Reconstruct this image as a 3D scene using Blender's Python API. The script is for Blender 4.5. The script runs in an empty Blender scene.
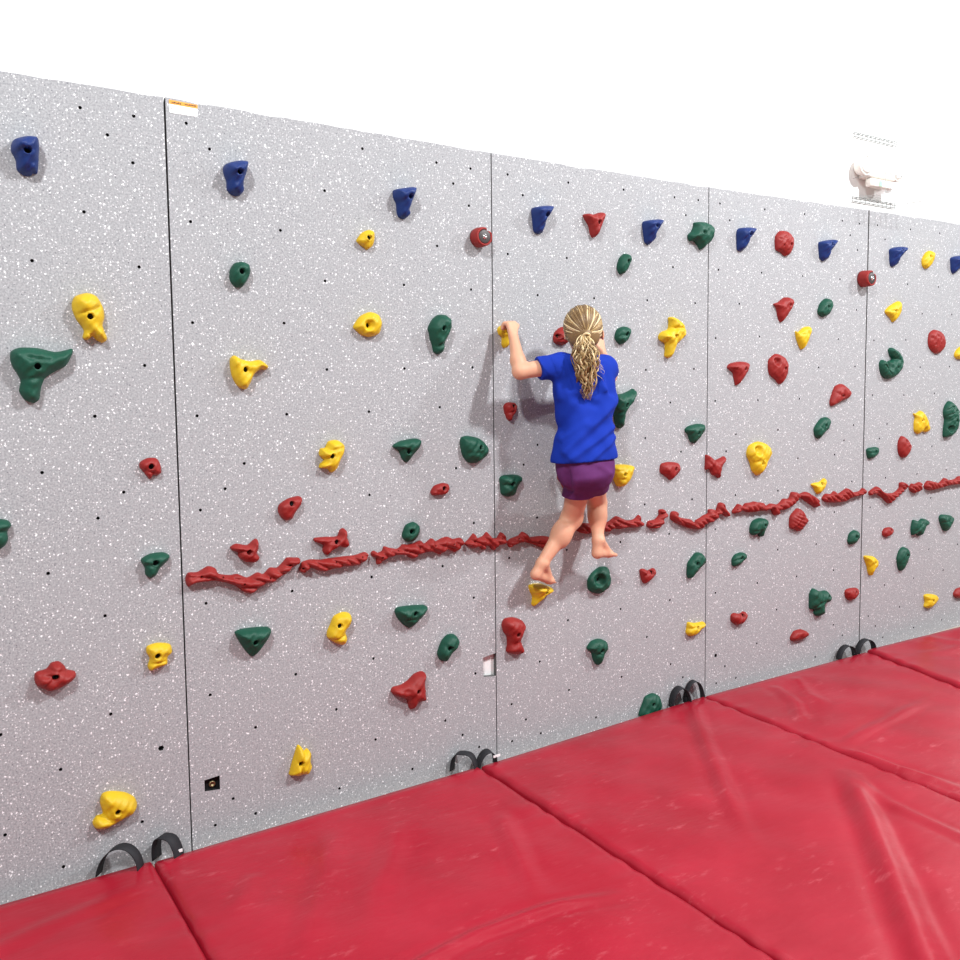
import bpy, bmesh, math, random, json
import numpy as np
from mathutils import Vector, Matrix
from mathutils.geometry import delaunay_2d_cdt
# Indoor climbing wall. x runs along the wall, y=0 is the face of the panels, the room is at y<0, z is up, metres.
SC = bpy.context.scene
COL = SC.collection
rnd = random.Random(7)
HOLDS=[
('blue',-0.395,2.267,66,[-31,39,-6,52,26,56,35,42,33,-8,28,-48,18,-49,8,-58,-10,-56,-24,-43,-26,-16,-37,11],[[-0.5,7.0]],[('t',0,0.35),('g',-30.1,16.8,27.3,24.3,9,-6),('g',2.3,-38.6,8.9,-57.6,5,6)],'blue jug hold at the top of the leftmost panel'),
('yellow',-0.243,1.798,52,[-37,65,-6,76,21,67,38,33,41,3,35,-24,46,-63,33,-76,16,-67,6,-56,-9,-68,-22,-62,-18,-41,-24,-26,-37,-7,-47,23,-47,45],[[-3.8,3.1]],[('b',-14.3,48.0,22,10),('g',-39.6,6.9,20.6,30.8,5,9),('g',-24.8,-12.0,-11.6,-38.1,5,9),('g',-37.3,-7.4,-22.6,-1.1,4,6),('g',-6.1,-42.0,2.0,-63.7,4,7),('b',23.4,-49.3,14,6)],'yellow folded hold with a domed top,above the big green winged hold'),
('green',-0.377,1.622,58,[-80,72,-57,83,-11,82,34,71,65,77,82,81,80,62,61,28,28,9,4,-10,-7,-36,-13,-70,-28,-83,-51,-73,-65,-47,-60,-17,-68,5,-80,28,-84,53],[[-18.7,27.3]],[('g',-45.7,54.4,17.1,44.4,4,9),('g',-54.4,-13.1,5.3,-2.5,6,10),('t',0,0.15)],'big green hold with a wide wing and hanging foot on the leftmost panel'),
('red',-0.084,1.32,32,[-31,23,-8,35,18,33,29,14,31,-15,16,-24,6,-21,-3,-34,-15,-21,-21,-10,-33,6],[[-1.8,8.7]],[('g',-19.9,-5.9,4.2,-10.8,5,6)],'small red pointed hold alone in the middle of the leftmost panel'),
('green',-0.517,1.151,45,[-36,25,-16,46,12,46,31,39,37,24,26,8,27,-15,18,-34,-2,-45,-26,-35,-37,-4],[],[('g',-21.2,10.4,25.3,9.6,7,9)],'green hold cut off by the left edge of the photo'),
('green',-0.079,1.003,42,[-43,27,-17,40,20,41,41,30,36,13,11,-9,-3,-31,-20,-40,-33,-27,-35,-3,-44,15],[[-7.0,14.1]],[('g',-41.0,6.2,-19.0,5.5,6,8),('b',7.4,34.7,16,6)],'green hooked hold just left of the start of the red rail'),
('red',-0.384,0.694,50,[-56,12,-50,23,-23,28,-9,44,12,45,27,28,33,15,55,5,56,-10,43,-23,27,-32,8,-39,-16,-42,-32,-33,-52,-17,-56,-3],[[-2.7,6.7]],[('g',-52.7,15.1,-9.4,9.8,6,9),('g',-32.7,-19.9,-9.6,1.7,5,8),('g',-15.9,28.8,31.0,13.8,5,6)],'red folded hold low on the leftmost panel,left of a small yellow hold'),
('yellow',-0.079,0.701,38,[-37,39,-5,45,33,34,38,8,24,-6,21,-30,-8,-37,-31,-43,-38,-27,-31,-3,-40,19],[[-10.6,7.9]],[('g',-32.9,-17.1,9.1,-14.6,4,7)],'small yellow waisted hold low on the leftmost panel beside the first seam'),
('yellow',-0.232,0.226,48,[-36,58,-13,61,31,45,60,19,65,-7,50,-31,20,-39,-10,-51,-39,-56,-62,-45,-67,-26,-55,-9,-37,-6,-43,32],[[2.7,-0.4]],[('g',-40.9,-6.2,-16.0,-27.0,6,12),('g',-30.5,23.3,-8.5,-25.2,5,6)],'yellow rounded hold with a tail,lowest on the leftmost panel'),
('blue',0.217,2.275,62,[-40,28,-29,43,5,55,34,55,33,25,22,-12,24,-40,9,-58,-14,-58,-30,-43,-31,-15,-39,8],[[-3.4,12.0]],[('t',0,0.35),('g',-37.3,17.6,16.5,20.2,9,-6)],'blue jug hold near the top of the second panel,further left of its two'),
('blue',0.839,2.258,62,[-46,39,-21,48,27,57,31,35,22,7,13,-22,17,-44,-4,-61,-25,-57,-33,-40,-35,-9,-46,12],[[-2.3,14.9]],[('t',0,0.4)],'blue jug hold near the top of the second panel,above the smallest yellow knob'),
('yellow',0.68,2.109,34,[-36,-4,-17,22,11,36,31,28,31,2,23,-22,4,-36,-9,-29,-32,-14],[[0.1,4.3]],[('b',0.1,4.3,12,12)],'small yellow knob under a blue jug on the second panel'),
('green',0.222,1.957,45,[-33,13,-20,35,4,43,27,35,32,13,22,-17,5,-41,-15,-44,-32,-28,-36,-8],[[-4.2,7.5]],[('t',0,0.1)],'green egg-shaped hold under the left blue jug of the second panel'),
('yellow',0.682,1.803,45,[-58,-9,-31,28,7,45,40,35,52,4,39,-34,5,-46,-23,-41,-46,-26],[[-9.8,-4.3]],[('d',-9.8,-4.3,24,16)],'round yellow dished hold with a pointed left side on the second panel'),
('green',0.981,1.771,55,[-48,4,-52,24,-35,56,-10,75,18,76,39,59,41,30,30,-2,15,-34,10,-63,-8,-76,-29,-67,-36,-39,-44,-19],[[-9.0,23.1]],[('g',-43.3,-23.6,-26.3,-45.4,5,9),('g',-26.3,-45.4,7.3,-35.4,5,9),('t',0,0.2)],'tall green bulb-shaped hold with a knobbed foot,right half of the second panel'),
('yellow',0.244,1.628,48,[-64,47,-51,58,-31,47,1,39,35,43,61,22,55,9,34,10,12,-8,-3,-38,-18,-57,-42,-46,-59,-16,-65,17],[[-22.5,10.5]],[('b',-23.4,4.6,18,-10),('b',-62.3,34.0,14,8),('b',33.4,29.9,14,6)],'yellow three-pointed winged hold on the left half of the second panel'),
('yellow',0.532,1.324,48,[-44,31,-26,34,-13,56,19,59,44,39,40,12,24,-23,12,-45,-6,-58,-21,-43,-50,-38,-46,-23,-32,-11,-49,8],[[-11.2,4.7]],[('g',-45.9,-0.8,-15.1,-4.2,5,8),('g',-25.3,22.7,31.9,33.2,6,7)],'yellow jagged hold in the middle of the second panel'),
('green',0.832,1.329,44,[-61,20,-30,38,30,46,53,38,47,10,19,-22,-2,-45,-21,-32,-35,0],[[-5.6,-1.9]],[('g',-46.7,10.9,-11.3,5.8,6,6),('t',0,0.3)],'green triangular flat-topped hold left of the big rounded green hold'),
('green',1.131,1.318,52,[-67,26,-61,51,-30,56,15,45,47,20,59,-6,42,-34,0,-55,-35,-48,-57,-20],[[4.5,10.6]],[('g',-47.4,-10.0,0.8,-11.6,6,4)],'big rounded green hold near the right edge of the second panel'),
('red',0.973,1.17,30,[-43,-6,-28,15,7,24,32,19,36,0,23,-20,-11,-23,-37,-20],[[6.8,4.1]],[('g',-36.1,-0.9,-4.7,-10.7,6,4)],'small red oval hold above the rail and below the big rounded green hold'),
('red',0.373,1.149,38,[-41,16,-10,35,29,42,40,33,35,9,15,-16,4,-37,-16,-41,-33,-31,-44,-10],[[-3.5,19.6]],[('t',0,0.2)],'smooth red wedge hold on the left half of the second panel'),
('red',0.21,1.013,42,[-50,23,-30,32,7,23,28,38,41,41,44,10,38,-7,46,-23,34,-39,1,-35,-23,-16,-26,1,-46,12],[[6.7,1.1]],[('g',-39.1,10.8,4.7,2.9,5,11),('b',30.5,31.1,10,8)],'red split hold with a small horn,left of its two just above the rail'),
('red',0.524,1.012,40,[-67,22,-27,22,19,19,29,39,43,47,55,33,56,10,63,-14,51,-26,27,-19,-1,-29,-24,-45,-37,-29,-35,-7,-54,3,-68,11],[[8.1,2.0]],[('g',-51.7,4.3,2.4,4.5,4,7),('b',36.0,36.1,12,8),('b',-32.1,-26.8,11,6)],'red branched hold shaped like a fish tail just above the second rail piece'),
('green',0.844,1.015,34,[-38,-3,-23,29,10,38,32,21,32,-6,13,-33,-17,-37,-36,-22],[[-8.0,4.8]],[('d',-8.0,4.8,14,8)],'small green oval hold touching the rail on the second panel'),
('green',0.228,0.693,50,[-62,44,-35,53,40,48,59,39,57,19,34,-16,12,-43,-7,-50,-23,-33,-45,3],[[-4.2,7.8]],[('t',0,0.35)],'green triangular hold pointing down,below the start of the red rail'),
('yellow',0.547,0.685,44,[-23,51,9,62,35,55,44,31,32,5,17,-11,24,-40,7,-60,-25,-45,-50,-22,-49,1,-38,22],[[-12.5,20.1]],[('g',-39.6,-34.6,5.1,-20.8,4,8),('b',13.1,51.7,15,6)],'yellow bean-shaped hold below the rail on the second panel'),
('green',0.84,0.684,48,[-71,32,-60,46,-1,45,54,38,63,26,45,-3,14,-31,-11,-43,-36,-26,-61,4],[[-1.2,19.2]],[('t',0,0.3),('g',-46.3,1.5,0.2,-5.8,4,5)],'green half-moon hold with a flat top,below the rail on the second panel'),
('green',1.001,0.531,46,[-48,1,-31,35,-5,55,25,51,42,26,33,-2,2,-25,-19,-50,-40,-42,-51,-19],[[-11.7,7.7]],[('g',-35.4,29.4,-15.7,3.9,7,4)],'slanted green oblong hold below the rail near the second seam'),
('red',0.823,0.388,52,[-77,19,-68,34,-34,36,-4,48,22,67,52,73,69,62,64,21,68,-21,63,-45,33,-46,20,-60,2,-68,-6,-46,-14,-24,-47,-8,-67,5],[[19.9,8.3]],[('g',-70.3,22.8,-11.9,13.0,8,8),('b',-73.7,24.6,16,8),('b',42.9,62.8,16,6)],'big red three-pointed hold,lowest red one on the second panel'),
('yellow',0.385,0.227,44,[-44,-41,-34,-7,-24,22,-10,59,3,51,13,33,25,39,38,19,34,-7,39,-31,22,-54,5,-52,-13,-54,-31,-46],[[-7.5,-0.8]],[('g',-8.4,-7.3,-4.5,-43.7,5,10),('g',-34.6,-13.6,-17.8,6.9,4,5),('b',-10.6,35.8,13,5)],'yellow ragged hold,lowest on the second panel'),
('blue',1.466,2.252,60,[-52,40,-7,54,31,56,27,33,8,-3,1,-37,-4,-54,-25,-60,-43,-50,-50,-5],[[-9.9,14.2]],[('t',0,0.45)],'blue jug hold at the top left of the middle panel,left of a red wedge'),
('red',1.741,2.257,48,[-63,35,-41,42,-12,41,32,54,44,38,32,6,12,-39,-7,-57,-22,-47,-34,-9,-56,19],[[-3.9,6.1]],[('b',-33.1,36.2,12,-6),('t',0,0.1)],'red tapering hold between the two blue jugs of the middle panel'),
('blue',2.074,2.254,60,[-58,38,-10,52,30,55,26,34,9,0,0,-38,-24,-60,-46,-51,-56,-7],[[-19.6,19.9]],[('t',0,0.45)],'blue jug hold between the red tapering hold and the big green one'),
('green',2.383,2.262,58,[-50,57,8,63,51,51,66,17,47,-24,10,-53,-12,-66,-28,-48,-54,-29,-80,-31,-91,-7,-70,13,-55,36],[[-26.2,8.9]],[('g',-86.7,-10.9,-29.4,-38.2,9,5)],'big green hold lying across the seam between the middle and fourth panels'),
('green',1.912,2.1,40,[-44,-4,-31,25,-5,45,21,40,26,17,12,-16,-9,-42,-31,-46,-44,-25],[[-5.3,9.0]],[],'green oval hold above and right of the climber,under a blue jug'),
('red',1.57,1.778,42,[-50,-11,-45,10,-26,28,-2,38,27,25,37,-10,7,-37,-21,-37,-45,-29],[[-37.4,-2.9]],[('g',-42.1,-20.7,-13.0,-16.2,5,5)],"red hold half hidden behind the climber's head"),
('green',1.904,1.786,40,[-49,0,-34,28,2,40,30,32,34,7,13,-26,-18,-41,-44,-23],[[-1.3,6.4]],[('g',-37.4,-5.0,2.4,2.8,7,6)],"dark green rounded hold just right of the climber's head"),
('yellow',2.203,1.782,52,[-89,7,-69,26,-33,38,-26,69,-29,90,-3,94,44,71,65,37,60,2,34,-16,8,-34,-7,-69,-27,-95,-50,-86,-48,-52,-53,-26,-83,-14],[[-16.8,5.5]],[('g',-25.4,42.6,30.8,42.7,9,12),('b',-78.4,6.6,18,8)],"big yellow branched hold to the right of the climber's head on the middle panel"),
('yellow',1.277,1.767,45,[-34,32,-20,45,-1,42,19,21,18,-4,11,-30,-4,-45,-14,-30,-14,-1,-28,10],[],[('g',-28.6,9.5,-10.2,18.8,5,8)],"yellow hold gripped by the climber's left hand"),
('red',1.305,1.465,34,[-35,23,-19,37,13,36,26,21,17,-4,3,-21,-3,-38,-19,-31,-32,-2],[[1.7,21.3]],[('g',-29.0,-6.5,-1.1,0.1,5,6)],"small dark red hold below the climber's raised left arm"),
('green',1.908,1.46,52,[-76,47,-61,63,-8,68,34,82,50,89,56,62,40,25,13,-2,-3,-30,-6,-72,-24,-88,-48,-75,-60,-28,-73,5],[[-17.3,18.4]],[('g',-66.0,-18.5,-33.7,-13.4,6,9),('t',0,0.2)],"green winged hold beside the right side of the climber's blue shirt"),
('green',1.304,1.159,44,[-57,34,-40,45,10,46,43,37,45,17,24,-7,10,-38,-23,-44,-50,-29,-54,4],[[-10.7,10.9]],[('g',-56.0,8.3,-15.5,4.4,7,9)],"green notched hold left of the climber's hips"),
('red',1.59,1.163,42,[-50,31,-41,48,8,45,37,15,37,-30,8,-47,-17,-38,-36,-10,-50,9],[],[],"red hold half hidden behind the climber's purple shorts"),
('yellow',1.906,1.16,46,[-70,42,-46,51,9,49,56,38,48,15,29,-22,-2,-49,-35,-47,-57,-15,-70,14],[[-19.1,7.7]],[('g',-64.5,24.7,-29.9,23.8,6,6),('g',-53.7,-13.8,-17.0,-14.5,5,5)],"yellow hold beside the right side of the climber's purple shorts"),
('red',2.195,1.16,36,[-68,13,-59,38,-13,44,41,36,55,8,36,-17,-2,-42,-29,-25,-63,-5],[[11.8,11.5]],[('g',-68.5,4.3,-41.3,-0.1,5,5)],"red heart-like hold right of the yellow hold by the climber's shorts"),
('green',2.353,1.328,40,[-67,26,-43,40,11,48,50,43,50,16,23,-19,-10,-46,-34,-34,-48,-6,-65,12],[[-6.4,5.4]],[('t',0,0.2)],'green triangular hold touching the seam left of the fourth panel,at the middle height'),
('red',2.495,1.163,36,[-71,61,-40,50,-11,31,23,38,52,47,59,27,36,1,24,-26,19,-60,-4,-47,-28,-39,-47,-12,-74,-10,-74,27],[],[('g',-70.9,36.4,-22.3,-20.0,5,5),('g',-66.6,45.8,42.4,-17.3,5,4)],'red star-shaped hold with sharp points at the left edge of the fourth panel'),
('yellow',1.452,0.683,60,[-64,45,-43,50,-1,44,46,23,41,6,8,-11,-15,-33,-39,-47,-50,-36,-46,-6,-59,22],[[-7.6,21.1]],[('t',0,0.5),('g',-58.1,30.4,-1.3,30.1,8,-3)],"yellow wedge hold under the climber's left foot"),
('red',1.313,0.522,50,[-61,61,-48,84,-6,84,36,65,48,36,36,8,29,-22,42,-59,35,-78,-7,-71,-40,-56,-35,-27,-39,9,-53,29],[[-3.4,17.6]],[('g',-38.7,-18.9,17.7,-21.3,14,10),('t',0,0.1)],'red hourglass-shaped hold low on the middle panel next to the second seam'),
('green',1.77,0.698,46,[-68,9,-47,38,-4,60,39,56,50,28,56,-10,39,-41,-4,-58,-42,-49,-66,-29],[[-19.5,9.8]],[('d',-23.1,10.1,34,24)],"round dished green hold under the climber's right foot"),
('red',2.059,0.682,34,[-53,31,-31,36,-4,24,30,31,38,8,14,-18,-25,-34,-42,-14],[[6.6,14.3]],[('g',-1.6,28.3,-33.6,7.8,5,5)],'small red heart-shaped hold right of the round dished green one'),
('green',1.759,0.372,42,[-61,35,-37,58,5,62,46,43,48,12,29,-12,16,-47,-7,-56,-26,-29,-37,6,-58,23],[[0.7,13.8]],[('g',-35.5,1.9,-6.3,-0.7,7,7)],'green mushroom-shaped hold below the round dished green one'),
('yellow',2.369,0.38,36,[-63,9,-55,38,-8,27,49,24,52,2,15,-17,-19,-33,-50,-30,-67,-11],[[-8.6,7.2]],[('g',-60.0,8.6,-24.8,12.5,5,8)],'small bright yellow hold low beside the seam left of the fourth panel'),
('green',2.371,0.691,42,[-63,12,-47,32,-10,61,27,56,46,28,39,1,1,-21,-36,-52,-57,-58,-66,-34],[[-22.5,12.2]],[('g',-57.5,19.8,-24.6,21.0,7,4)],'green slanting hold beside the seam,below the rail on the middle panel'),
('green',2.078,0.056,40,[-75,-27,-52,22,-34,52,13,58,49,38,62,4,56,-30,2,-52,-46,-55],[[-7.9,14.1]],[],'green hold sitting right behind the red mat,lowest on the middle panel'),
('blue',2.687,2.268,58,[-67,32,-49,51,7,58,35,54,23,28,-2,-6,-7,-38,-37,-60,-63,-52,-66,-8],[[-24.6,21.8]],[('t',0,0.45)],'blue jug hold at the top of the fourth panel beside the seam-straddling green hold'),
('red',2.972,2.271,42,[-70,33,-40,59,10,61,48,35,55,-7,31,-52,0,-64,-31,-47,-68,-36,-75,5],[[11.7,-6.1]],[('d',-57.9,17.7,8,8),('d',-23.7,28.9,8,7),('d',-39.8,-14.1,8,8),('d',-48.9,-36.3,7,6),('d',-4.7,-34.6,7,6)],'red berry-like dimpled hold between the two blue jugs of the fourth panel'),
('blue',3.313,2.262,56,[-73,34,-33,47,33,56,25,25,-3,-12,-6,-46,-37,-60,-63,-46,-72,-4],[[-25.9,25.0]],[('t',0,0.45)],'blue jug hold at the top of the fourth panel,right of the dimpled red hold'),
('red',2.974,1.937,40,[-81,26,-47,37,1,63,45,60,58,37,40,-2,3,-47,-27,-64,-48,-34,-59,3],[[12.5,24.7]],[('t',0,0.2)],'red pointed hold in the upper part of the fourth panel,left of a green egg'),
('green',3.309,1.96,40,[-68,-18,-48,22,-5,49,33,41,40,7,16,-34,-28,-51,-61,-37],[[-16.3,1.9]],[],'green egg-shaped hold in the upper part of the fourth panel'),
('yellow',3.133,1.797,38,[-69,33,-48,29,-6,54,38,60,45,36,27,-9,3,-43,-21,-61,-43,-34,-60,-1],[],[('g',-62.2,13.6,-19.2,18.7,5,5),('b',8.1,43.6,12,5)],'yellow pointed hold below the green egg on the fourth panel'),
('red',2.941,1.636,44,[-81,9,-76,47,-27,77,30,62,60,23,55,-25,26,-68,5,-78,-30,-53,-68,-29],[[14.1,2.0]],[('d',-40.8,37.0,25,24)],'red drop-shaped hold with a hollow in the middle of the fourth panel'),
('red',2.644,1.614,42,[-79,28,-59,49,11,59,58,52,61,26,36,-15,7,-48,-20,-58,-29,-29,-41,3],[[16.9,24.4]],[('t',0,0.2),('g',-66.6,26.4,-28.3,17.2,6,5)],'red triangular hold on the left half of the fourth panel'),
('yellow',2.808,1.184,52,[-98,26,-81,68,-15,87,53,65,73,20,43,-21,25,-58,-18,-86,-55,-62,-73,-18],[[-17.7,-21.0]],[('d',-42.7,44.4,32,30),('g',-69.3,-17.4,-7.8,-4.5,6,7)],'big yellow drop-shaped hold with a round hollow on the fourth panel'),
('red',3.453,1.495,40,[-96,-39,-79,6,-52,47,-2,59,43,40,76,9,52,-22,-6,-36,-56,-55,-87,-59],[[-14.6,-4.1]],[('g',-69.1,16.6,-26.8,-9.0,5,6)],'red lumpy slanted hold on the right half of the fourth panel'),
('green',3.304,1.319,38,[-75,-4,-53,25,-15,53,31,57,49,31,35,-5,-6,-33,-38,-57,-65,-40],[[-9.9,14.5]],[('g',-57.1,19.9,-23.4,-10.1,6,4)],'green slanted oblong hold on the right half of the fourth panel'),
('yellow',3.283,1.003,32,[-69,17,-40,24,0,26,39,43,47,17,27,-18,-12,-40,-32,-27,-45,-6],[[8.2,15.3]],[('g',-57.3,11.3,-3.6,13.0,5,5)],'small yellow hold sitting on top of the rail on the fourth panel'),
('red',3.125,0.839,40,[-82,-5,-73,29,-21,63,21,44,38,17,63,-6,43,-29,-4,-61,-45,-49,-78,-35],[],[('r',60,17,4.5)],'red ribbed shell-like hold just under the rail on the fourth panel'),
('green',2.813,0.828,42,[-72,8,-52,39,-6,50,45,40,48,8,28,-14,13,-46,-4,-44,-16,-25,-45,-36,-69,-21],[[6.9,14.2]],[('g',-58.9,-10.3,-17.3,-9.0,5,5)],'green hold with a notched lower edge just under the rail on the fourth panel'),
('green',2.67,0.682,34,[-56,6,-36,27,4,35,39,25,37,2,5,-18,-23,-33,-52,-26],[[-4.8,11.7]],[('g',-54.1,0.7,-11.1,8.6,6,7)],'small green grooved hold on the left half of the fourth panel below the rail'),
('red',2.676,0.379,34,[-64,23,-43,34,-2,24,28,31,46,16,38,-10,11,-29,-30,-28,-60,-6],[[7.9,14.0]],[('b',-49.5,24.2,10,-4)],'small red kidney-shaped hold low on the left half of the fourth panel'),
('red',3.149,0.211,34,[-79,2,-53,28,0,31,48,11,58,-12,15,-27,-45,-27,-76,-16],[],[('t',0,0.3)],'smooth red oval hold,lowest on the fourth panel'),
('green',3.317,0.369,46,[-100,11,-97,56,-71,82,-16,58,40,54,72,18,56,-11,14,-19,16,-66,-26,-79,-57,-63,-61,-37,-95,-27],[[30.2,25.4]],[('g',-84.8,-17.8,-16.3,5.5,6,9),('b',-87.8,58.7,12,6)],'big green three-lobed hold low on the fourth panel'),
('green',3.597,0.693,34,[-57,-6,-42,26,-2,40,33,27,34,-7,1,-35,-40,-38,-57,-22],[[-9.8,6.4]],[],'green rounded hold beside the last seam,just under the rail on the fourth panel'),
('red',3.593,0.369,32,[-68,24,-44,36,13,34,42,26,45,-2,15,-29,-28,-32,-60,-10],[[7.1,12.7]],[('b',-42.6,31.7,8,-4)],'small red hold beside the last seam,low on the fourth panel'),
('blue',3.941,2.271,56,[-81,34,-35,51,31,56,23,26,-8,-8,-19,-45,-56,-61,-75,-40,-80,1],[[-27.8,29.8]],[('t',0,0.45)],'blue jug hold at the top left of the rightmost panel'),
('yellow',4.249,2.274,36,[-70,-1,-42,34,-5,53,34,46,40,14,7,-32,-30,-55,-66,-38],[[-21.3,16.6]],[('b',-64.3,-17.6,10,-5)],'yellow oval hold between the two blue jugs of the rightmost panel'),
('blue',4.571,2.267,56,[-95,32,-50,47,35,55,29,19,-12,-23,-60,-60,-86,-41,-93,-3],[],[('t',0,0.45)],'blue jug hold cut off by the right edge of the photo'),
('yellow',3.917,1.961,38,[-84,1,-45,29,37,60,57,23,33,-26,-11,-61,-35,-39,-77,-14],[[-16.2,2.5]],[('g',-80.0,-0.8,-25.9,2.3,5,6)],'yellow pointed hold below the first blue jug of the rightmost panel'),
('red',4.362,1.796,40,[-97,5,-86,50,-37,71,31,58,67,14,61,-37,11,-71,-39,-66,-87,-33],[],[('d',-81.7,21.6,9,9),('d',-32.8,33.2,9,8),('d',-56.0,-17.0,9,9),('d',-15.3,-11.1,8,7),('d',-79.6,-28.1,7,6),('d',-19.9,-49.9,7,5)],'round red dimpled hold on the rightmost panel'),
('green',3.911,1.666,46,[-120,1,-101,20,-71,12,-55,-20,-44,10,-4,23,-25,44,-39,76,-14,90,48,66,80,23,75,-31,22,-74,-45,-89,-91,-73,-117,-31],[[6.0,-23.4]],[('g',-98.5,-9.6,-50.6,-57.2,5,9),('g',-1.5,22.7,22.3,22.5,6,7)],'green claw-shaped hold with curled fingers on the rightmost panel'),
('yellow',4.627,1.732,34,[-76,-6,-49,23,0,41,43,18,45,-22,-22,-40,-69,-29],[],[],'yellow hold at the right edge of the photo,right of the round red dimpled hold'),
('red',4.062,1.179,42,[-73,-4,-67,39,-40,65,4,48,40,5,29,-33,-6,-64,-35,-61,-62,-38],[[0.7,2.6]],[('d',-17.9,32.0,20,20)],'red drop-shaped hold with a hollow on the rightmost panel'),
('yellow',4.228,1.317,40,[-93,55,-66,54,-25,70,9,52,35,23,54,-12,67,-46,47,-62,-3,-56,-44,-69,-78,-51,-84,-6,-76,27],[[-36.2,13.7]],[('d',0.3,-41.6,20,20),('g',-73.3,16.1,-56.3,-16.6,5,4)],'bright yellow chunky hold with a cup at its lower end on the rightmost panel'),
('green',4.544,1.327,54,[-95,53,-79,87,-42,111,5,90,37,58,46,13,41,-45,12,-85,-33,-111,-89,-108,-91,-61,-82,-4,-94,25],[[-12.8,-10.8]],[('g',-96.0,18.7,-7.1,52.0,5,8),('g',-97.9,53.1,-46.3,75.9,4,7),('g',-84.6,-21.5,-17.4,18.2,4,5),('d',-56.8,-58.6,26,30)],'big dark green hold with stripes and a deep hollow at the right edge'),
('green',3.753,1.158,28,[-62,22,-30,33,37,32,43,4,17,-21,-20,-31,-50,-24],[[3.0,9.0]],[('g',-59.2,6.1,-15.8,4.5,5,4)],'small green hold at the left edge of the rightmost panel'),
('red',3.92,0.686,28,[-59,10,-35,29,18,28,39,8,20,-17,-25,-25,-56,-13],[[2.9,14.1]],[],'small red pebble-like hold under the rail on the rightmost panel'),
('green',4.244,0.682,40,[-101,2,-87,51,-60,50,-30,39,9,53,59,39,65,10,28,-3,-3,-45,-30,-49,-52,-33,-91,-37],[],[('g',-90.8,-15.0,-7.1,28.2,5,7),('b',-86.5,39.0,9,5)],'green twisted branching hold under the rail on the rightmost panel'),
('green',4.526,0.683,40,[-89,39,-65,56,28,43,55,22,39,-11,-10,-52,-44,-42,-79,9],[[-8.0,22.7]],[('g',-72.5,8.3,-25.5,13.0,7,6)],'green funnel-shaped hold under the rail near the right edge'),
('green',4.08,0.511,38,[-71,13,-50,55,-14,72,32,56,41,18,20,-24,-23,-68,-50,-60,-67,-21],[[-3.2,23.3]],[('g',-66.1,-26.8,-37.0,-20.9,5,4)],'green drop-shaped hold with a pointed foot in the lower part of the rightmost panel'),
('yellow',3.766,0.512,38,[-71,63,6,51,44,22,41,-10,9,-33,-12,-60,-34,-36,-43,-3,-66,38],[[-4.9,16.5]],[('b',-55.1,28.5,12,-5)],'yellow triangular hold at the lower left of the rightmost panel'),
('yellow',4.383,0.212,34,[-82,43,-40,48,46,27,56,-4,14,-32,-36,-43,-79,-26,-72,1],[[-16.0,3.6]],[('g',-73.3,14.6,-23.3,10.9,5,5)],'small yellow hold,lowest on the rightmost panel'),
('red',4.709,0.21,32,[-84,11,-54,36,7,37,52,11,45,-24,-16,-31,-73,-15],[],[],'red hold low at the right edge of the photo'),
]
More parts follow.
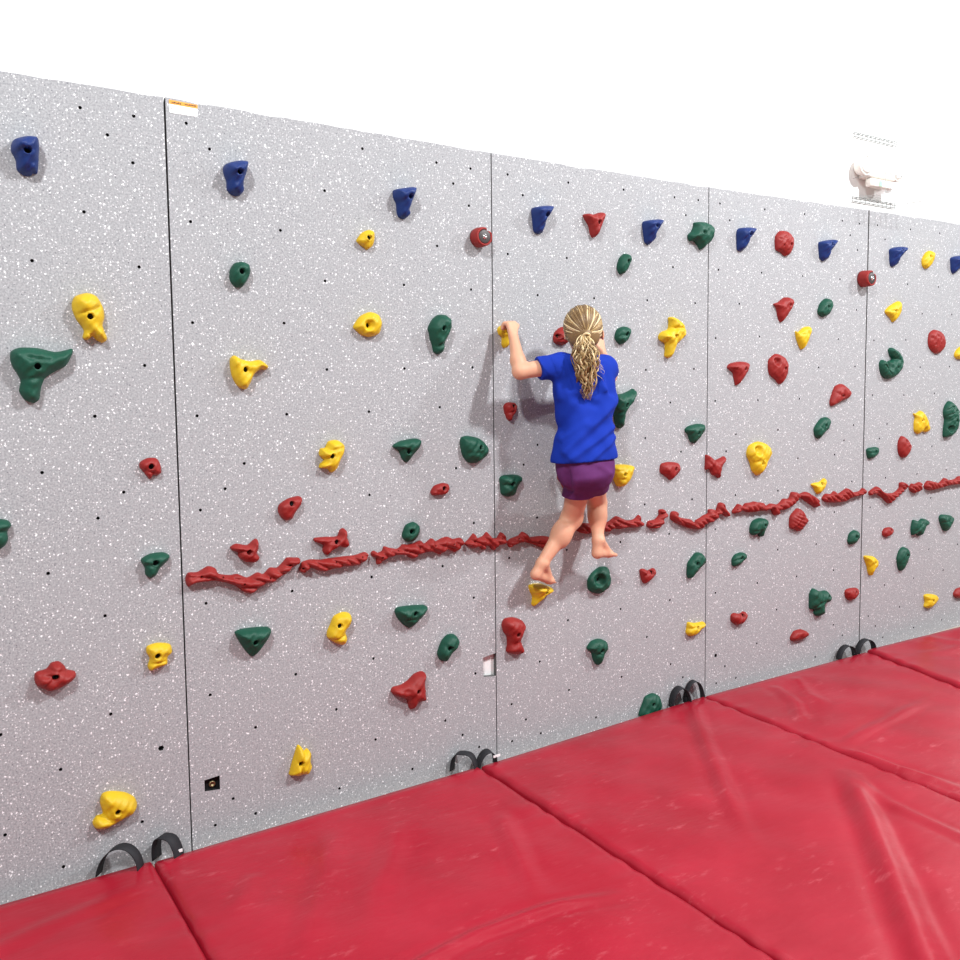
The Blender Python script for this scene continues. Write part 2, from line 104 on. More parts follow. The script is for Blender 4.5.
RAILS=[
(0.207,0.921,34,[-197,21,-188,44,-157,43,-124,58,-100,49,-88,28,-51,18,-26,19,7,2,42,15,63,7,86,26,112,23,135,42,148,54,175,51,193,47,188,27,161,17,147,1,120,-9,102,-24,66,-28,40,-42,14,-56,-11,-43,-32,-23,-61,-8,-101,6,-134,8,-166,7,-190,-1],[[-150.8,30.1],[-80.2,16.8],[-13.1,-14.4],[78.5,-7.0],[152.4,29.8]],[('r',70,27,7.5)],'leftmost piece of the red rail,with a deep dip in it'),
(0.533,0.934,30,[-135,-9,-125,17,-93,24,-56,19,-19,20,29,20,77,19,117,26,131,13,116,-6,86,-19,38,-18,-10,-21,-48,-25,-94,-7,-117,-22],[[-124.6,-2.2],[-2.4,3.7],[97.7,11.5]],[('r',55,27,7.5)],'second piece of the red rail from the left,below the fish-tail hold'),
(0.877,0.944,30,[-202,10,-190,17,-173,7,-156,13,-148,28,-122,19,-92,13,-71,27,-49,24,-27,26,4,34,22,20,53,37,71,23,103,34,126,35,149,24,182,25,196,8,186,-8,158,-30,135,-20,116,-15,89,-31,61,-18,39,-15,3,-19,-32,-33,-58,-16,-93,-11,-136,-18,-178,-37,-182,-12,-198,-4],[[-167.9,-8.9],[-97.7,7.3],[-7.9,4.8],[57.6,10.1],[137.3,7.2]],[('r',60,27,7.5)],'third piece of the red rail,touching the small green oval hold'),
(1.181,0.94,30,[-102,4,-83,19,-60,40,-46,19,-17,24,2,39,26,13,50,10,69,31,89,12,93,-10,79,-21,54,-23,30,-39,6,-15,-18,-33,-37,-16,-65,-21,-93,-7],[[-66.2,8.0],[61.9,6.0]],[('r',55,27,7.5)],'spiky piece of the red rail crossing the second seam'),
(1.413,0.913,30,[-131,13,-116,25,-76,35,-56,49,-33,36,-25,22,26,21,68,16,104,3,120,-21,110,-46,57,-38,5,-15,-46,3,-86,1,-121,-10],[[-85.7,23.5],[12.3,4.2]],[('r',65,27,7.5)],"piece of the red rail that ends behind the climber's left leg"),
(1.839,0.945,30,[-199,-4,-166,20,-132,17,-86,7,-40,7,-10,18,25,34,55,21,91,8,128,9,159,27,165,1,190,-16,177,-27,134,-30,79,-24,43,-28,8,-21,-28,-32,-74,-17,-132,-30,-177,-20],[[-33.5,-1.5],[23.4,-0.2],[119.3,-3.9]],[('r',60,27,7.5)],"piece of the red rail crossing behind the climber's right leg"),
(2.113,0.94,30,[-66,-15,-54,-2,-17,1,9,20,9,42,35,44,51,25,51,7,30,-9,30,-26,4,-41,-38,-39,-64,-29],[[-56.5,-15.0],[17.2,26.5]],[('r',100,27,7.5)],'short bundled piece of the red rail just left of the third seam'),
(2.4,0.922,30,[-207,28,-198,45,-170,44,-158,19,-117,6,-75,-3,-51,-24,-39,-11,-9,-1,9,7,40,15,45,33,76,32,95,21,113,57,138,59,158,29,190,-2,171,-14,133,6,114,1,96,-16,65,-31,22,-36,-14,-57,-51,-53,-98,-41,-140,-23,-181,-6,-204,10],[[-151.6,-3.5],[-54.1,-30.2],[57.9,5.4]],[('r',55,27,7.5)],'sagging piece of the red rail crossing the third seam'),
(2.954,0.935,32,[-344,-5,-321,16,-302,30,-269,16,-250,28,-210,29,-183,32,-156,25,-122,20,-101,0,-60,11,-18,2,3,5,37,27,80,25,101,56,144,52,159,41,211,50,256,33,309,3,318,-28,296,-42,257,-23,197,8,160,26,124,-1,81,-22,39,-33,3,-29,-6,-53,-38,-50,-60,-18,-101,-24,-142,-20,-196,-22,-236,-18,-275,-7,-327,-18],[[-326.0,3.6],[-157.8,3.2],[1.2,-6.6],[136.5,41.0]],[('r',50,27,7.5)],'longest piece of the red rail in the middle of the fourth panel,with a hump'),
(3.505,0.938,30,[-198,-2,-169,22,-124,18,-94,31,-63,12,-2,33,21,37,61,12,125,12,156,28,173,18,166,-8,110,-14,46,-19,-15,-35,-92,-33,-168,-24],[[-167.4,-4.9],[-58.1,-6.8],[100.3,3.4]],[('r',55,27,7.5)],'piece of the red rail ending at the fourth seam,right of the humped piece'),
(3.917,0.911,30,[-195,28,-163,43,-122,54,-88,29,-28,8,40,4,91,25,98,58,142,58,170,30,135,16,93,-8,33,-36,-9,-54,-70,-16,-129,11,-187,9],[[-175.2,28.3],[-41.4,-15.8],[106.5,43.3]],[('r',55,27,7.5)],'V-shaped piece of the red rail at the left of the rightmost panel'),
(4.18,0.926,30,[-68,9,-46,30,-16,25,37,33,38,5,32,-18,-21,-29,-60,-8],[[-44.8,-2.4]],[('r',50,27,7.5)],'short blocky piece of the red rail right of the V-shaped piece'),
(4.509,0.931,30,[-243,4,-207,30,-142,19,-86,8,-30,34,9,18,86,18,125,33,205,27,207,-10,128,-18,11,-18,-84,-27,-177,-31,-233,-18],[[-217.5,2.9],[36.9,6.8]],[('r',50,27,7.5)],'last piece of the red rail,running out of the right edge of the photo'),
]
DOTS=[(-243,2431),(-92,2429),(-170,2361),(-100,2285),(-245,2120),(-391,1963),(-94,1963),(65,2431),(136,2359),(68,2119),(-89,1652),(-240,1494),(-392,1328),(-166,1250),(-244,1174),(63,1792),(67,1486),(150,1236),(67,1171),(-389,1017),(-236,860),(-232,538),(75,853),(78,535),(-536,543),(-381,394),(-538,230),(-386,79),(-152,156),(143,151),(80,74),(675,2433),(528,2268),(365,2116),(522,1952),(832,1954),(369,1799),(521,1638),(828,1641),(977,2422),(975,2109),(370,1482),(680,1482),(217,1318),(676,1172),(678,861),(372,852),(377,547),(679,548),(527,384),(228,386),(681,232),(834,75),(532,80),(219,75),(1127,2418),(1049,2352),(1118,2275),(1124,1951),(1299,2416),(1372,2342),(1297,2101),(1126,1645),(977,1491),(1046,1248),(1439,1321),(1368,1242),(1125,1021),(980,864),(1121,716),(1435,1013),(1293,858),(1125,401),(983,236),(1062,158),(1139,88),(1445,389),(1300,234),(1372,151),(1449,72),(1301,73),(1596,545),(1601,232),(1603,2419),(1906,2423),(2211,2422),(1594,2105),(1443,1943),(1741,1943),(2204,2105),(2047,1947),(2041,1633),(2193,1481),(2039,1322),(1590,857),(1893,857),(2192,862),(2199,544),(1895,548),(2038,1016),(2055,390),(2206,231),(1902,230),(2288,150),(1752,73),(2504,534),(2808,541),(2811,224),(2578,148),(2658,72),(2517,73),(2362,2425),(2283,2348),(2348,1946),(2506,2424),(2822,2427),(2574,2351),(2501,2111),(2806,2115),(2648,1955),(2487,1785),(2797,1798),(2344,1637),(2264,1247),(2339,1014),(2488,1482),(2792,1479),(3111,1480),(2636,1314),(2947,1323),(2568,1233),(3108,1167),(2638,1010),(2954,1007),(3263,1643),(2498,852),(2961,696),(3272,690),(3116,534),(2960,378),(3282,63),(3125,2433),(3435,2427),(3585,2425),(3506,2357),(3574,2282),(3121,2116),(3427,2117),(3576,1958),(3422,1796),(3575,1649),(3747,2431),(4061,2435),(4358,2438),(3820,2359),(4048,2122),(4361,2122),(4201,1958),(4513,1964),(3741,1795),(4045,1802),(4196,1644),(4506,1647),(3574,1325),(3492,1243),(3413,1169),(3570,1009),(3422,851),(3739,1487),(4041,1482),(4352,1487),(3884,1319),(3815,1238),(4195,1009),(4505,1013),(3882,1008),(4348,852),(3743,849),(4343,1167),(3426,526),(3434,218),(3516,144),(4346,536),(4658,531),(3900,377),(4193,378),(3751,215),(4055,222),(3821,146),(3897,66),(4206,72),(4508,69),(4507,385)]
BIG=[(-85,389),(2511,216)]
def catmull(P, step):
    P = np.asarray(P, float); n = len(P); out = []
    for i in range(n):
        p0, p1, p2, p3 = P[i-1], P[i], P[(i+1) % n], P[(i+2) % n]
        L = np.hypot(*(p2-p1)); k = max(1, int(round(L/step)))
        for j in range(k):
            t = j/k
            q = .5*((2*p1)+(-p0+p2)*t+(2*p0-5*p1+4*p2-p3)*t*t+(-p0+3*p1-3*p2+p3)*t**3)
            out.append(.25*(p1+(p2-p1)*t)+.75*q)
    return np.array(out)
def bdist(B, Q):
    A = B; C = np.roll(B, -1, 0); d = C-A; L = (d*d).sum(1)+1e-9
    w = Q[:, None, :]-A[None]; t = np.clip((w*d).sum(2)/L, 0, 1)
    e = w-t[..., None]*d; return np.sqrt((e*e).sum(2)).min(1)
def inside(B, Q):
    x, y = Q[:, 0:1], Q[:, 1:2]; A = B; C = np.roll(B, -1, 0)
    c = (A[:, 1] > y) != (C[:, 1] > y)
    xi = (C[:, 0]-A[:, 0])*(y-A[:, 1])/(C[:, 1]-A[:, 1]+1e-12)+A[:, 0]
    return ((c & (x < xi)).sum(1) % 2) == 1
def seg_d(Q, x1, y1, x2, y2):
    a = np.array([x1, y1], float); d = np.array([x2-x1, y2-y1], float)
    t = np.clip(((Q-a)@d)/(d@d+1e-9), 0, 1); e = Q-a-t[:, None]*d
    return np.hypot(e[:, 0], e[:, 1])
def hold_h(Q, B, H, feats, seed, R=None, holes=(), hr=7.5):
    """height above the wall in mm at the points Q (mm), inside outline B"""
    d = bdist(B, Q)
    if R is None: R = hold_R(B)
    t = np.clip(d/R, 0, 1)
    prof = np.sqrt(np.clip(1-(1-t)**2, 0, 1)); pf = prof**.85
    c = B.mean(0); s = np.ptp(B, 0)/2+1e-6; N = (Q-c)/s
    m = np.ones(len(Q)); add = np.zeros(len(Q))
    for f in feats:
        if f[0] == 't': m *= np.clip(1+f[1]*N[:, 0]+f[2]*N[:, 1], .25, 2)
    rs = np.random.RandomState(seed); a1, a2, a3 = rs.rand(3)*6.28
    add += H*.05*(np.sin(Q[:, 0]*.11+a1)*np.sin(Q[:, 1]*.13+a2)+.6*np.sin(Q[:, 0]*.23-Q[:, 1]*.19+a3))
    for f in feats:
        if f[0] == 'b':
            add += f[4]*np.exp(-((Q[:, 0]-f[1])**2+(Q[:, 1]-f[2])**2)/f[3]**2)
        elif f[0] == 'g':
            add -= f[6]*np.exp(-(seg_d(Q, *f[1:5])/f[5])**2)
        elif f[0] == 'd':
            r = np.hypot(Q[:, 0]-f[1], Q[:, 1]-f[2])/f[3]
            k = np.clip(1-r, 0, 1)*1.6; k = np.clip(k, 0, 1); add -= f[4]*k*k*(3-2*k)
        elif f[0] == 'r':
            a = math.radians(f[1]); u = Q[:, 0]*math.cos(a)+Q[:, 1]*math.sin(a)
            u = u+6*np.sin(Q[:, 0]*.04+a1)
            add += f[3]*(1-2*np.abs(np.sin(3.14159*u/f[2]))**.7)*-1
    h = pf*np.maximum(H*m*(.86+.14*np.clip(d/(R*1.6), 0, 1))+add, H*.12)
    for x, y in holes:
        r = np.hypot(Q[:, 0]-x, Q[:, 1]-y)
        h = np.where(r < hr+.1, np.maximum(np.minimum(h-hr*2.4, H*.45), 3.), h)
    return h
def hold_R(B):
    g = np.stack(np.meshgrid(np.linspace(B[:, 0].min(), B[:, 0].max(), 22), np.linspace(B[:, 1].min(), B[:, 1].max(), 22)), -1).reshape(-1, 2)
    g = g[inside(B, g)]
    return max(8., float(bdist(B, g).max())*.8)
def hold_pts(B, holes=(), hr=7.5, n=26):
    lo, hi = B.min(0), B.max(0); g = max(2.6, float((hi-lo).max())/n)
    if (hi-lo).max() > 180: g = max(2.8, float((hi-lo).max())/90)
    pts = []
    nx = int((hi[0]-lo[0])/g)+2; ny = int((hi[1]-lo[1])/(g*.87))+2
    for j in range(ny):
        for i in range(nx): pts.append((lo[0]+(i+.5*(j % 2))*g, lo[1]+j*g*.87))
    P = np.array(pts); P = P[inside(B, P)]; P = P[bdist(B, P) > g*1.05]
    T = np.roll(B, -1, 0)-np.roll(B, 1, 0); T /= np.hypot(T[:, 0], T[:, 1])[:, None]+1e-9
    area = .5*(B[:, 0]*np.roll(B[:, 1], -1)-np.roll(B[:, 0], -1)*B[:, 1]).sum()
    Nn = np.stack([-T[:, 1], T[:, 0]], 1)*(1 if area > 0 else -1)
    for o in (.5, 1.5):
        q = B+Nn*o; q = q[inside(B, q)]; q = q[bdist(B, q) > o*.9]; P = np.vstack([P, q])
    for x, y in holes:
        r = np.hypot(P[:, 0]-x, P[:, 1]-y); P = P[(r > hr+2) | (r < hr-2.5)]
        a = np.arange(16)*6.28318/16; c = np.stack([np.cos(a), np.sin(a)], 1)
        ring = np.vstack([c*(hr+.5), c*(hr-.1), [[0, 0]]])+[x, y]
        ring = ring[inside(B, ring)]; P = np.vstack([P, ring])
    return P
# ------------------------------------------------------------------ materials
def mat(name, rgb, rough=.6, spec=.5, bump=0, bscale=60, var=0, vscale=30, sss=0, coat=0, metal=0, var_rgb=None, bdist=.002):
    m = bpy.data.materials.new(name); m.use_nodes = True; nt = m.node_tree; b = nt.nodes['Principled BSDF']
    b.inputs['Base Color'].default_value = (*rgb, 1); b.inputs['Roughness'].default_value = rough
    b.inputs['Specular IOR Level'].default_value = spec; b.inputs['Metallic'].default_value = metal
    if coat: b.inputs['Coat Weight'].default_value = coat; b.inputs['Coat Roughness'].default_value = .25
    if sss:
        b.inputs['Subsurface Weight'].default_value = sss; b.inputs['Subsurface Radius'].default_value = (.012, .005, .003)
        b.inputs['Subsurface Scale'].default_value = 1
    if var or bump:
        tc = nt.nodes.new('ShaderNodeTexCoord')
    if var:
        n = nt.nodes.new('ShaderNodeTexNoise'); n.inputs['Scale'].default_value = vscale; n.inputs['Detail'].default_value = 4
        nt.links.new(tc.outputs['Object'], n.inputs['Vector'])
        mx = nt.nodes.new('ShaderNodeMix'); mx.data_type = 'RGBA'
        mx.inputs['A'].default_value = (*rgb, 1); mx.inputs['B'].default_value = (*(var_rgb or [min(1, c*1.5+.03) for c in rgb]), 1)
        mr = nt.nodes.new('ShaderNodeMapRange'); mr.inputs['From Min'].default_value = .45; mr.inputs['From Max'].default_value = .75
        mr.inputs['To Max'].default_value = var
        nt.links.new(n.outputs['Fac'], mr.inputs['Value']); nt.links.new(mr.outputs['Result'], mx.inputs['Factor'])
        nt.links.new(mx.outputs['Result'], b.inputs['Base Color'])
    if bump:
        n2 = nt.nodes.new('ShaderNodeTexNoise'); n2.inputs['Scale'].default_value = bscale; n2.inputs['Detail'].default_value = 5
        nt.links.new(tc.outputs['Object'], n2.inputs['Vector'])
        bp = nt.nodes.new('ShaderNodeBump'); bp.inputs['Strength'].default_value = bump; bp.inputs['Distance'].default_value = bdist
        nt.links.new(n2.outputs['Fac'], bp.inputs['Height']); nt.links.new(bp.outputs['Normal'], b.inputs['Normal'])
    return m

def panel_material():
    """grey textured climbing panel with white and dark flakes"""
    m = bpy.data.materials.new('speckled_panel'); m.use_nodes = True; nt = m.node_tree; L = nt.links; b = nt.nodes['Principled BSDF']
    b.inputs['Roughness'].default_value = .75; b.inputs['Specular IOR Level'].default_value = .25
    g = nt.nodes.new('ShaderNodeNewGeometry')
    def noise(scale, detail=3):
        n = nt.nodes.new('ShaderNodeTexNoise'); n.inputs['Scale'].default_value = scale; n.inputs['Detail'].default_value = detail
        L.new(g.outputs['Position'], n.inputs['Vector']); return n.outputs['Fac']
    def ramp(x, a, c, lo=0., hi=1.):
        r = nt.nodes.new('ShaderNodeMapRange'); r.interpolation_type = 'SMOOTHSTEP'
        for k, v in (('From Min', a), ('From Max', c), ('To Min', lo), ('To Max', hi)): r.inputs[k].default_value = v
        L.new(x, r.inputs['Value']); return r.outputs['Result']
    def mul(x, y):
        n = nt.nodes.new('ShaderNodeMath'); n.operation = 'MULTIPLY'; L.new(x, n.inputs[0])
        if isinstance(y, float): n.inputs[1].default_value = y
        else: L.new(y, n.inputs[1])
        return n.outputs[0]
    def flakes(scale, size, keep):
        v = nt.nodes.new('ShaderNodeTexVoronoi'); v.inputs['Scale'].default_value = scale; v.distance = 'MANHATTAN'
        # distort lookups a little so the flakes are ragged
        nn = nt.nodes.new('ShaderNodeTexNoise'); nn.inputs['Scale'].default_value = scale*1.3; nn.inputs['Detail'].default_value = 2
        L.new(g.outputs['Position'], nn.inputs['Vector'])
        mm = nt.nodes.new('ShaderNodeVectorMath'); mm.operation = 'SCALE'; mm.inputs['Scale'].default_value = .9/scale
        L.new(nn.outputs['Color'], mm.inputs[0])
        ad = nt.nodes.new('ShaderNodeVectorMath'); L.new(g.outputs['Position'], ad.inputs[0]); L.new(mm.outputs[0], ad.inputs[1])
        L.new(ad.outputs[0], v.inputs['Vector'])
        sp = nt.nodes.new('ShaderNodeSeparateColor'); L.new(v.outputs['Color'], sp.inputs[0])
        return mul(ramp(v.outputs['Distance'], size, size*.6), ramp(sp.outputs[0], keep, keep+.02))
    def mix(fac, A, B):
        x = nt.nodes.new('ShaderNodeMix'); x.data_type = 'RGBA'; L.new(fac, x.inputs['Factor'])
        for k, c in (('A', A), ('B', B)):
            if isinstance(c, tuple): x.inputs[k].default_value = (*c, 1)
            else: L.new(c, x.inputs[k])
        return x.outputs['Result']
    base = mix(ramp(noise(170, 3), .36, .64), (.255, .262, .278), (.465, .472, .488))
    base = mix(ramp(noise(2.2, 3), .3, .8, .35, .55), base, (.375, .378, .392))
    c = mix(mul(flakes(140, .46, .56), .85), base, (.80, .80, .82))
    c = mix(mul(flakes(88, .42, .74), 1.), c, (.95, .95, .97))
    c = mix(flakes(42, .27, .92), c, (.97, .97, .98))
    c = mix(mul(flakes(62, .30, .86), .9), c, (.93, .93, .95))
    c = mix(mul(flakes(115, .40, .80), .8), c, (.15, .15, .17))
    c = mix(mul(flakes(60, .20, .93), .85), c, (.10, .10, .12))
    L.new(c, b.inputs['Base Color'])
    bp = nt.nodes.new('ShaderNodeBump'); bp.inputs['Strength'].default_value = .35; bp.inputs['Distance'].default_value = .0015
    L.new(noise(260, 3), bp.inputs['Height']); L.new(bp.outputs['Normal'], b.inputs['Normal'])
    return m

def mat_vinyl():
    m = bpy.data.materials.new('red_vinyl'); m.use_nodes = True; nt = m.node_tree; L = nt.links; b = nt.nodes['Principled BSDF']
    b.inputs['Roughness'].default_value = .30; b.inputs['Specular IOR Level'].default_value = .26
    g = nt.nodes.new('ShaderNodeNewGeometry')
    mp = nt.nodes.new('ShaderNodeMapping'); mp.inputs['Scale'].default_value = (1, 2.4, 1); mp.inputs['Rotation'].default_value = (0, 0, .5)
    L.new(g.outputs['Position'], mp.inputs['Vector'])
    def noise(s, d, r=.6, vec=None):
        n = nt.nodes.new('ShaderNodeTexNoise'); n.inputs['Scale'].default_value = s; n.inputs['Detail'].default_value = d; n.inputs['Roughness'].default_value = r
        L.new(vec or g.outputs['Position'], n.inputs['Vector']); return n.outputs['Fac']
    def mr(x, a, c, hi=1.):
        r = nt.nodes.new('ShaderNodeMapRange'); r.inputs['From Min'].default_value = a; r.inputs['From Max'].default_value = c; r.inputs['To Max'].default_value = hi
        L.new(x, r.inputs['Value']); return r.outputs['Result']
    def mix(f, A, B):
        x = nt.nodes.new('ShaderNodeMix'); x.data_type = 'RGBA'; L.new(f, x.inputs['Factor'])
        for k, c in (('A', A), ('B', B)):
            if isinstance(c, tuple): x.inputs[k].default_value = (*c, 1)
            else: L.new(c, x.inputs[k])
        return x.outputs['Result']
    a = mix(mr(noise(3, 4), .35, .7), (.32, .0095, .023), (.39, .015, .033))
    sc = nt.nodes.new('ShaderNodeMath'); sc.operation = 'MULTIPLY'
    L.new(mr(noise(11, 9, .72, mp.outputs['Vector']), .57, .70, .6), sc.inputs[0]); L.new(mr(noise(2.1, 2), .44, .58), sc.inputs[1])
    a = mix(sc.outputs[0], a, (.52, .10, .12))
    L.new(a, b.inputs['Base Color'])
    b.inputs['Coat Weight'].default_value = .02; b.inputs['Coat Roughness'].default_value = .2
    bp = nt.nodes.new('ShaderNodeBump'); bp.inputs['Strength'].default_value = .35; bp.inputs['Distance'].default_value = .006
    L.new(noise(9, 4, .5, mp.outputs['Vector']), bp.inputs['Height']); L.new(bp.outputs['Normal'], b.inputs['Normal'])
    return m

M = dict(
    red=mat('red_resin', (.27, .014, .012), .55, .4, .4, 130, .35, 25, var_rgb=(.40, .05, .04)),
    green=mat('green_resin', (.003, .066, .038), .55, .4, .35, 130, .4, 25, var_rgb=(.010, .10, .066)),
    yellow=mat('yellow_resin', (.70, .46, .010), .5, .4, .35, 130, .5, 25, var_rgb=(.50, .34, .03)),
    blue=mat('blue_resin', (.004, .025, .15), .5, .4, .35, 130, .3, 25, var_rgb=(.010, .042, .20)),
    panel=panel_material(), vinyl=mat_vinyl(),
    wall=mat('white_wall_paint', (.93, .93, .925), .8, .2, .1, 120),
    floor=mat('beige_floor', (.45, .40, .34), .5),
    hole=mat('black_hole_sleeve', (.012, .012, .013), .7, .2),
    bolt=mat('black_bolt_and_shade', (.008, .008, .009), .6, .3),
    chrome=mat('bright_bolt', (.75, .75, .76), .25, metal=1),
    bronze=mat('brass_nut', (.28, .22, .12), .4, metal=.9),
    face=mat('dark_grey_cap', (.06, .05, .05), .5),
    strap=mat('black_webbing', (.022, .022, .026), .7, .3, .5, 400),
    wood=mat('pale_plywood', (.62, .52, .40), .7),
    seam=mat('panel_edge', (.10, .10, .10), .8),
    sticker=mat('white_sticker', (.92, .92, .92), .5), orange=mat('orange_print', (.85, .36, .05), .5), ink=mat('dark_print', (.12, .06, .03), .6),
    shell=mat('cream_lamp_housing', (.80, .76, .70), .5), wire=mat('grey_wire', (.20, .22, .21), .5), glarewire=mat('glare_paled_wire', (.45, .47, .46), .5), greenled=mat('green_label', (.35, .75, .45), .5), lens=mat('lamp_lens', (.85, .85, .83), .25),  # the lighter wire paints in the glare that washes out the guard bars
    skin=mat('skin', (.70, .37, .24), .5, .35, .15, 200, .35, 14, sss=.10, var_rgb=(.70, .30, .20)),
    shirt=mat('royal_blue_cotton', (.006, .032, .35), .85, .2, .25, 700, .3, 16, var_rgb=(.004, .022, .28)),
    shorts=mat('purple_cotton', (.120, .027, .130), .85, .2, .3, 500, .35, 20, var_rgb=(.19, .05, .21)),
    blackcloth=mat('black_cloth', (.01, .01, .014), .8),
    hair0=mat('dark_blond_hair', (.22, .13, .052), .45, .5, .5, 300),
    hair1=mat('blond_hair', (.42, .28, .12), .42, .5), hair2=mat('light_blond_hair', (.80, .63, .36), .4, .5), hair3=mat('brown_blond_hair', (.17, .095, .035), .45, .5),
    eye=mat('eye_white', (.8, .8, .8), .2), iris=mat('grey_blue_iris', (.08, .14, .2), .2), lip=mat('lips', (.55, .2, .18), .5),
)

# ------------------------------------------------------------------ object helpers
def link(name, verts, faces, mats, parent=None, smooth=True, mi=None, loc=None):
    me = bpy.data.meshes.new(name); me.from_pydata([tuple(map(float, v)) for v in verts], [], [tuple(int(i) for i in f) for f in faces])
    for m in (mats if isinstance(mats, (list, tuple)) else [mats]): me.materials.append(m)
    if mi is not None: me.polygons.foreach_set('material_index', np.array(mi, dtype=np.int32))
    me.polygons.foreach_set('use_smooth', np.full(len(me.polygons), smooth))
    me.update()
    o = bpy.data.objects.new(name, me); COL.objects.link(o)
    if parent: o.parent = parent
    if loc: o.location = loc
    return o
def tag(o, label, cat, group=None):
    o['label'] = label; o['category'] = cat
    if group: o['group'] = group
    return o
def empty(name, loc, label=None, cat=None, group=None):
    o = bpy.data.objects.new(name, None); o.empty_display_size = .05; COL.objects.link(o); o.location = loc
    if label: tag(o, label, cat, group)
    return o
class MB:
    def __init__(s): s.v = []; s.f = []; s.mi = []
    def add(s, v, f, mi=0):
        n = len(s.v); s.v += [tuple(p) for p in v]; s.f += [tuple(i+n for i in q) for q in f]; s.mi += [mi]*len(f)
    def box(s, x0, x1, y0, y1, z0, z1, mi=0):
        s.add([(x, y, z) for x in (x0, x1) for y in (y0, y1) for z in (z0, z1)], [(0, 1, 3, 2), (4, 6, 7, 5), (0, 4, 5, 1), (2, 3, 7, 6), (0, 2, 6, 4), (1, 5, 7, 3)], mi)
    def tube(s, pts, rad, n=8, mi=0, cap=True, flat=None):
        pts = [Vector(p) for p in pts]; k = len(pts)
        if not hasattr(rad, '__len__'): rad = [rad]*k
        V = []; F = []; ref = None
        for i, p in enumerate(pts):
            t = (pts[min(i+1, k-1)]-pts[max(i-1, 0)]).normalized()
            if ref is None: ref = t.orthogonal().normalized()
            ref = (ref-t*ref.dot(t)); ref = ref.normalized() if ref.length > 1e-6 else t.orthogonal().normalized()
            w = t.cross(ref)
            for j in range(n):
                a = 2*math.pi*j/n; V.append(p+(ref*math.cos(a)+w*math.sin(a)*(flat or 1))*rad[i])
        for i in range(k-1):
            for j in range(n): F.append((i*n+j, i*n+(j+1) % n, (i+1)*n+(j+1) % n, (i+1)*n+j))
        if cap: F += [tuple(range(n))[::-1], tuple(range((k-1)*n, k*n))]
        s.add(V, F, mi)
    def lathe(s, prof, n=24, origin=(0, 0, 0), axis='y', mi=0, closed=True):
        """prof: (radius, distance towards the room)"""
        V = []; F = []; ox, oy, oz = origin
        for r, h in prof:
            for j in range(n):
                a = 2*math.pi*j/n; V.append((ox+r*math.cos(a), oy-h, oz+r*math.sin(a)) if axis == 'y' else (ox+r*math.cos(a), oy+r*math.sin(a), oz+h))
        for i in range(len(prof)-1):
            for j in range(n): F.append((i*n+j, i*n+(j+1) % n, (i+1)*n+(j+1) % n, (i+1)*n+j))
        if closed: F += [tuple(range(n))[::-1], tuple(range((len(prof)-1)*n, len(prof)*n))]
        s.add(V, F, mi)
    def build(s, name, mats, parent=None, smooth=True, **k): return link(name, s.v, s.f, mats, parent, smooth, s.mi, **k)

# ------------------------------------------------------------------ the setting
def structure(o): o['kind'] = 'structure'; return o
b = MB(); b.box(-4.5, 8.5, .024, .20, -.05, 5.2); structure(b.build('wall_back', M['wall'], smooth=False))
b = MB(); b.box(-4.5, 8.5, -7, .20, -.12, 0); structure(b.build('floor', M['floor'], smooth=False))

# ------------------------------------------------------------------ climbing panels
SEAM = [(-1.2192, -1.2192), (.0, .001), (1.222, 1.225), (2.431, 2.439), (3.667, 3.672), (4.891, 4.896)]   # x of the seam at the top, at the mats
TOP = [2.500, 2.503, 2.491, 2.493, 2.506, 2.514]
SQUARE = (.049, .100, .197, .246)
def cup_mesh(r, depth, n=12):
    m = MB(); m.lathe([(r, 0), (r*.98, -depth), (r*.3, -depth)], n, closed=False); m.f.append(tuple(range(2*n, 3*n))); m.mi.append(0); return m
labels = ['grey speckled climbing panel, leftmost, with the big green winged hold on it',
          'grey speckled climbing panel with a white and orange sticker at its top left corner',
          'grey speckled climbing panel in the middle, behind the climber',
          'grey speckled climbing panel, fourth from the left, with the big yellow drop-shaped hold on it',
          'grey speckled climbing panel, rightmost, under the wire lamp guard']
hole_me = cup_mesh(.0056, .016)
first_hole = None
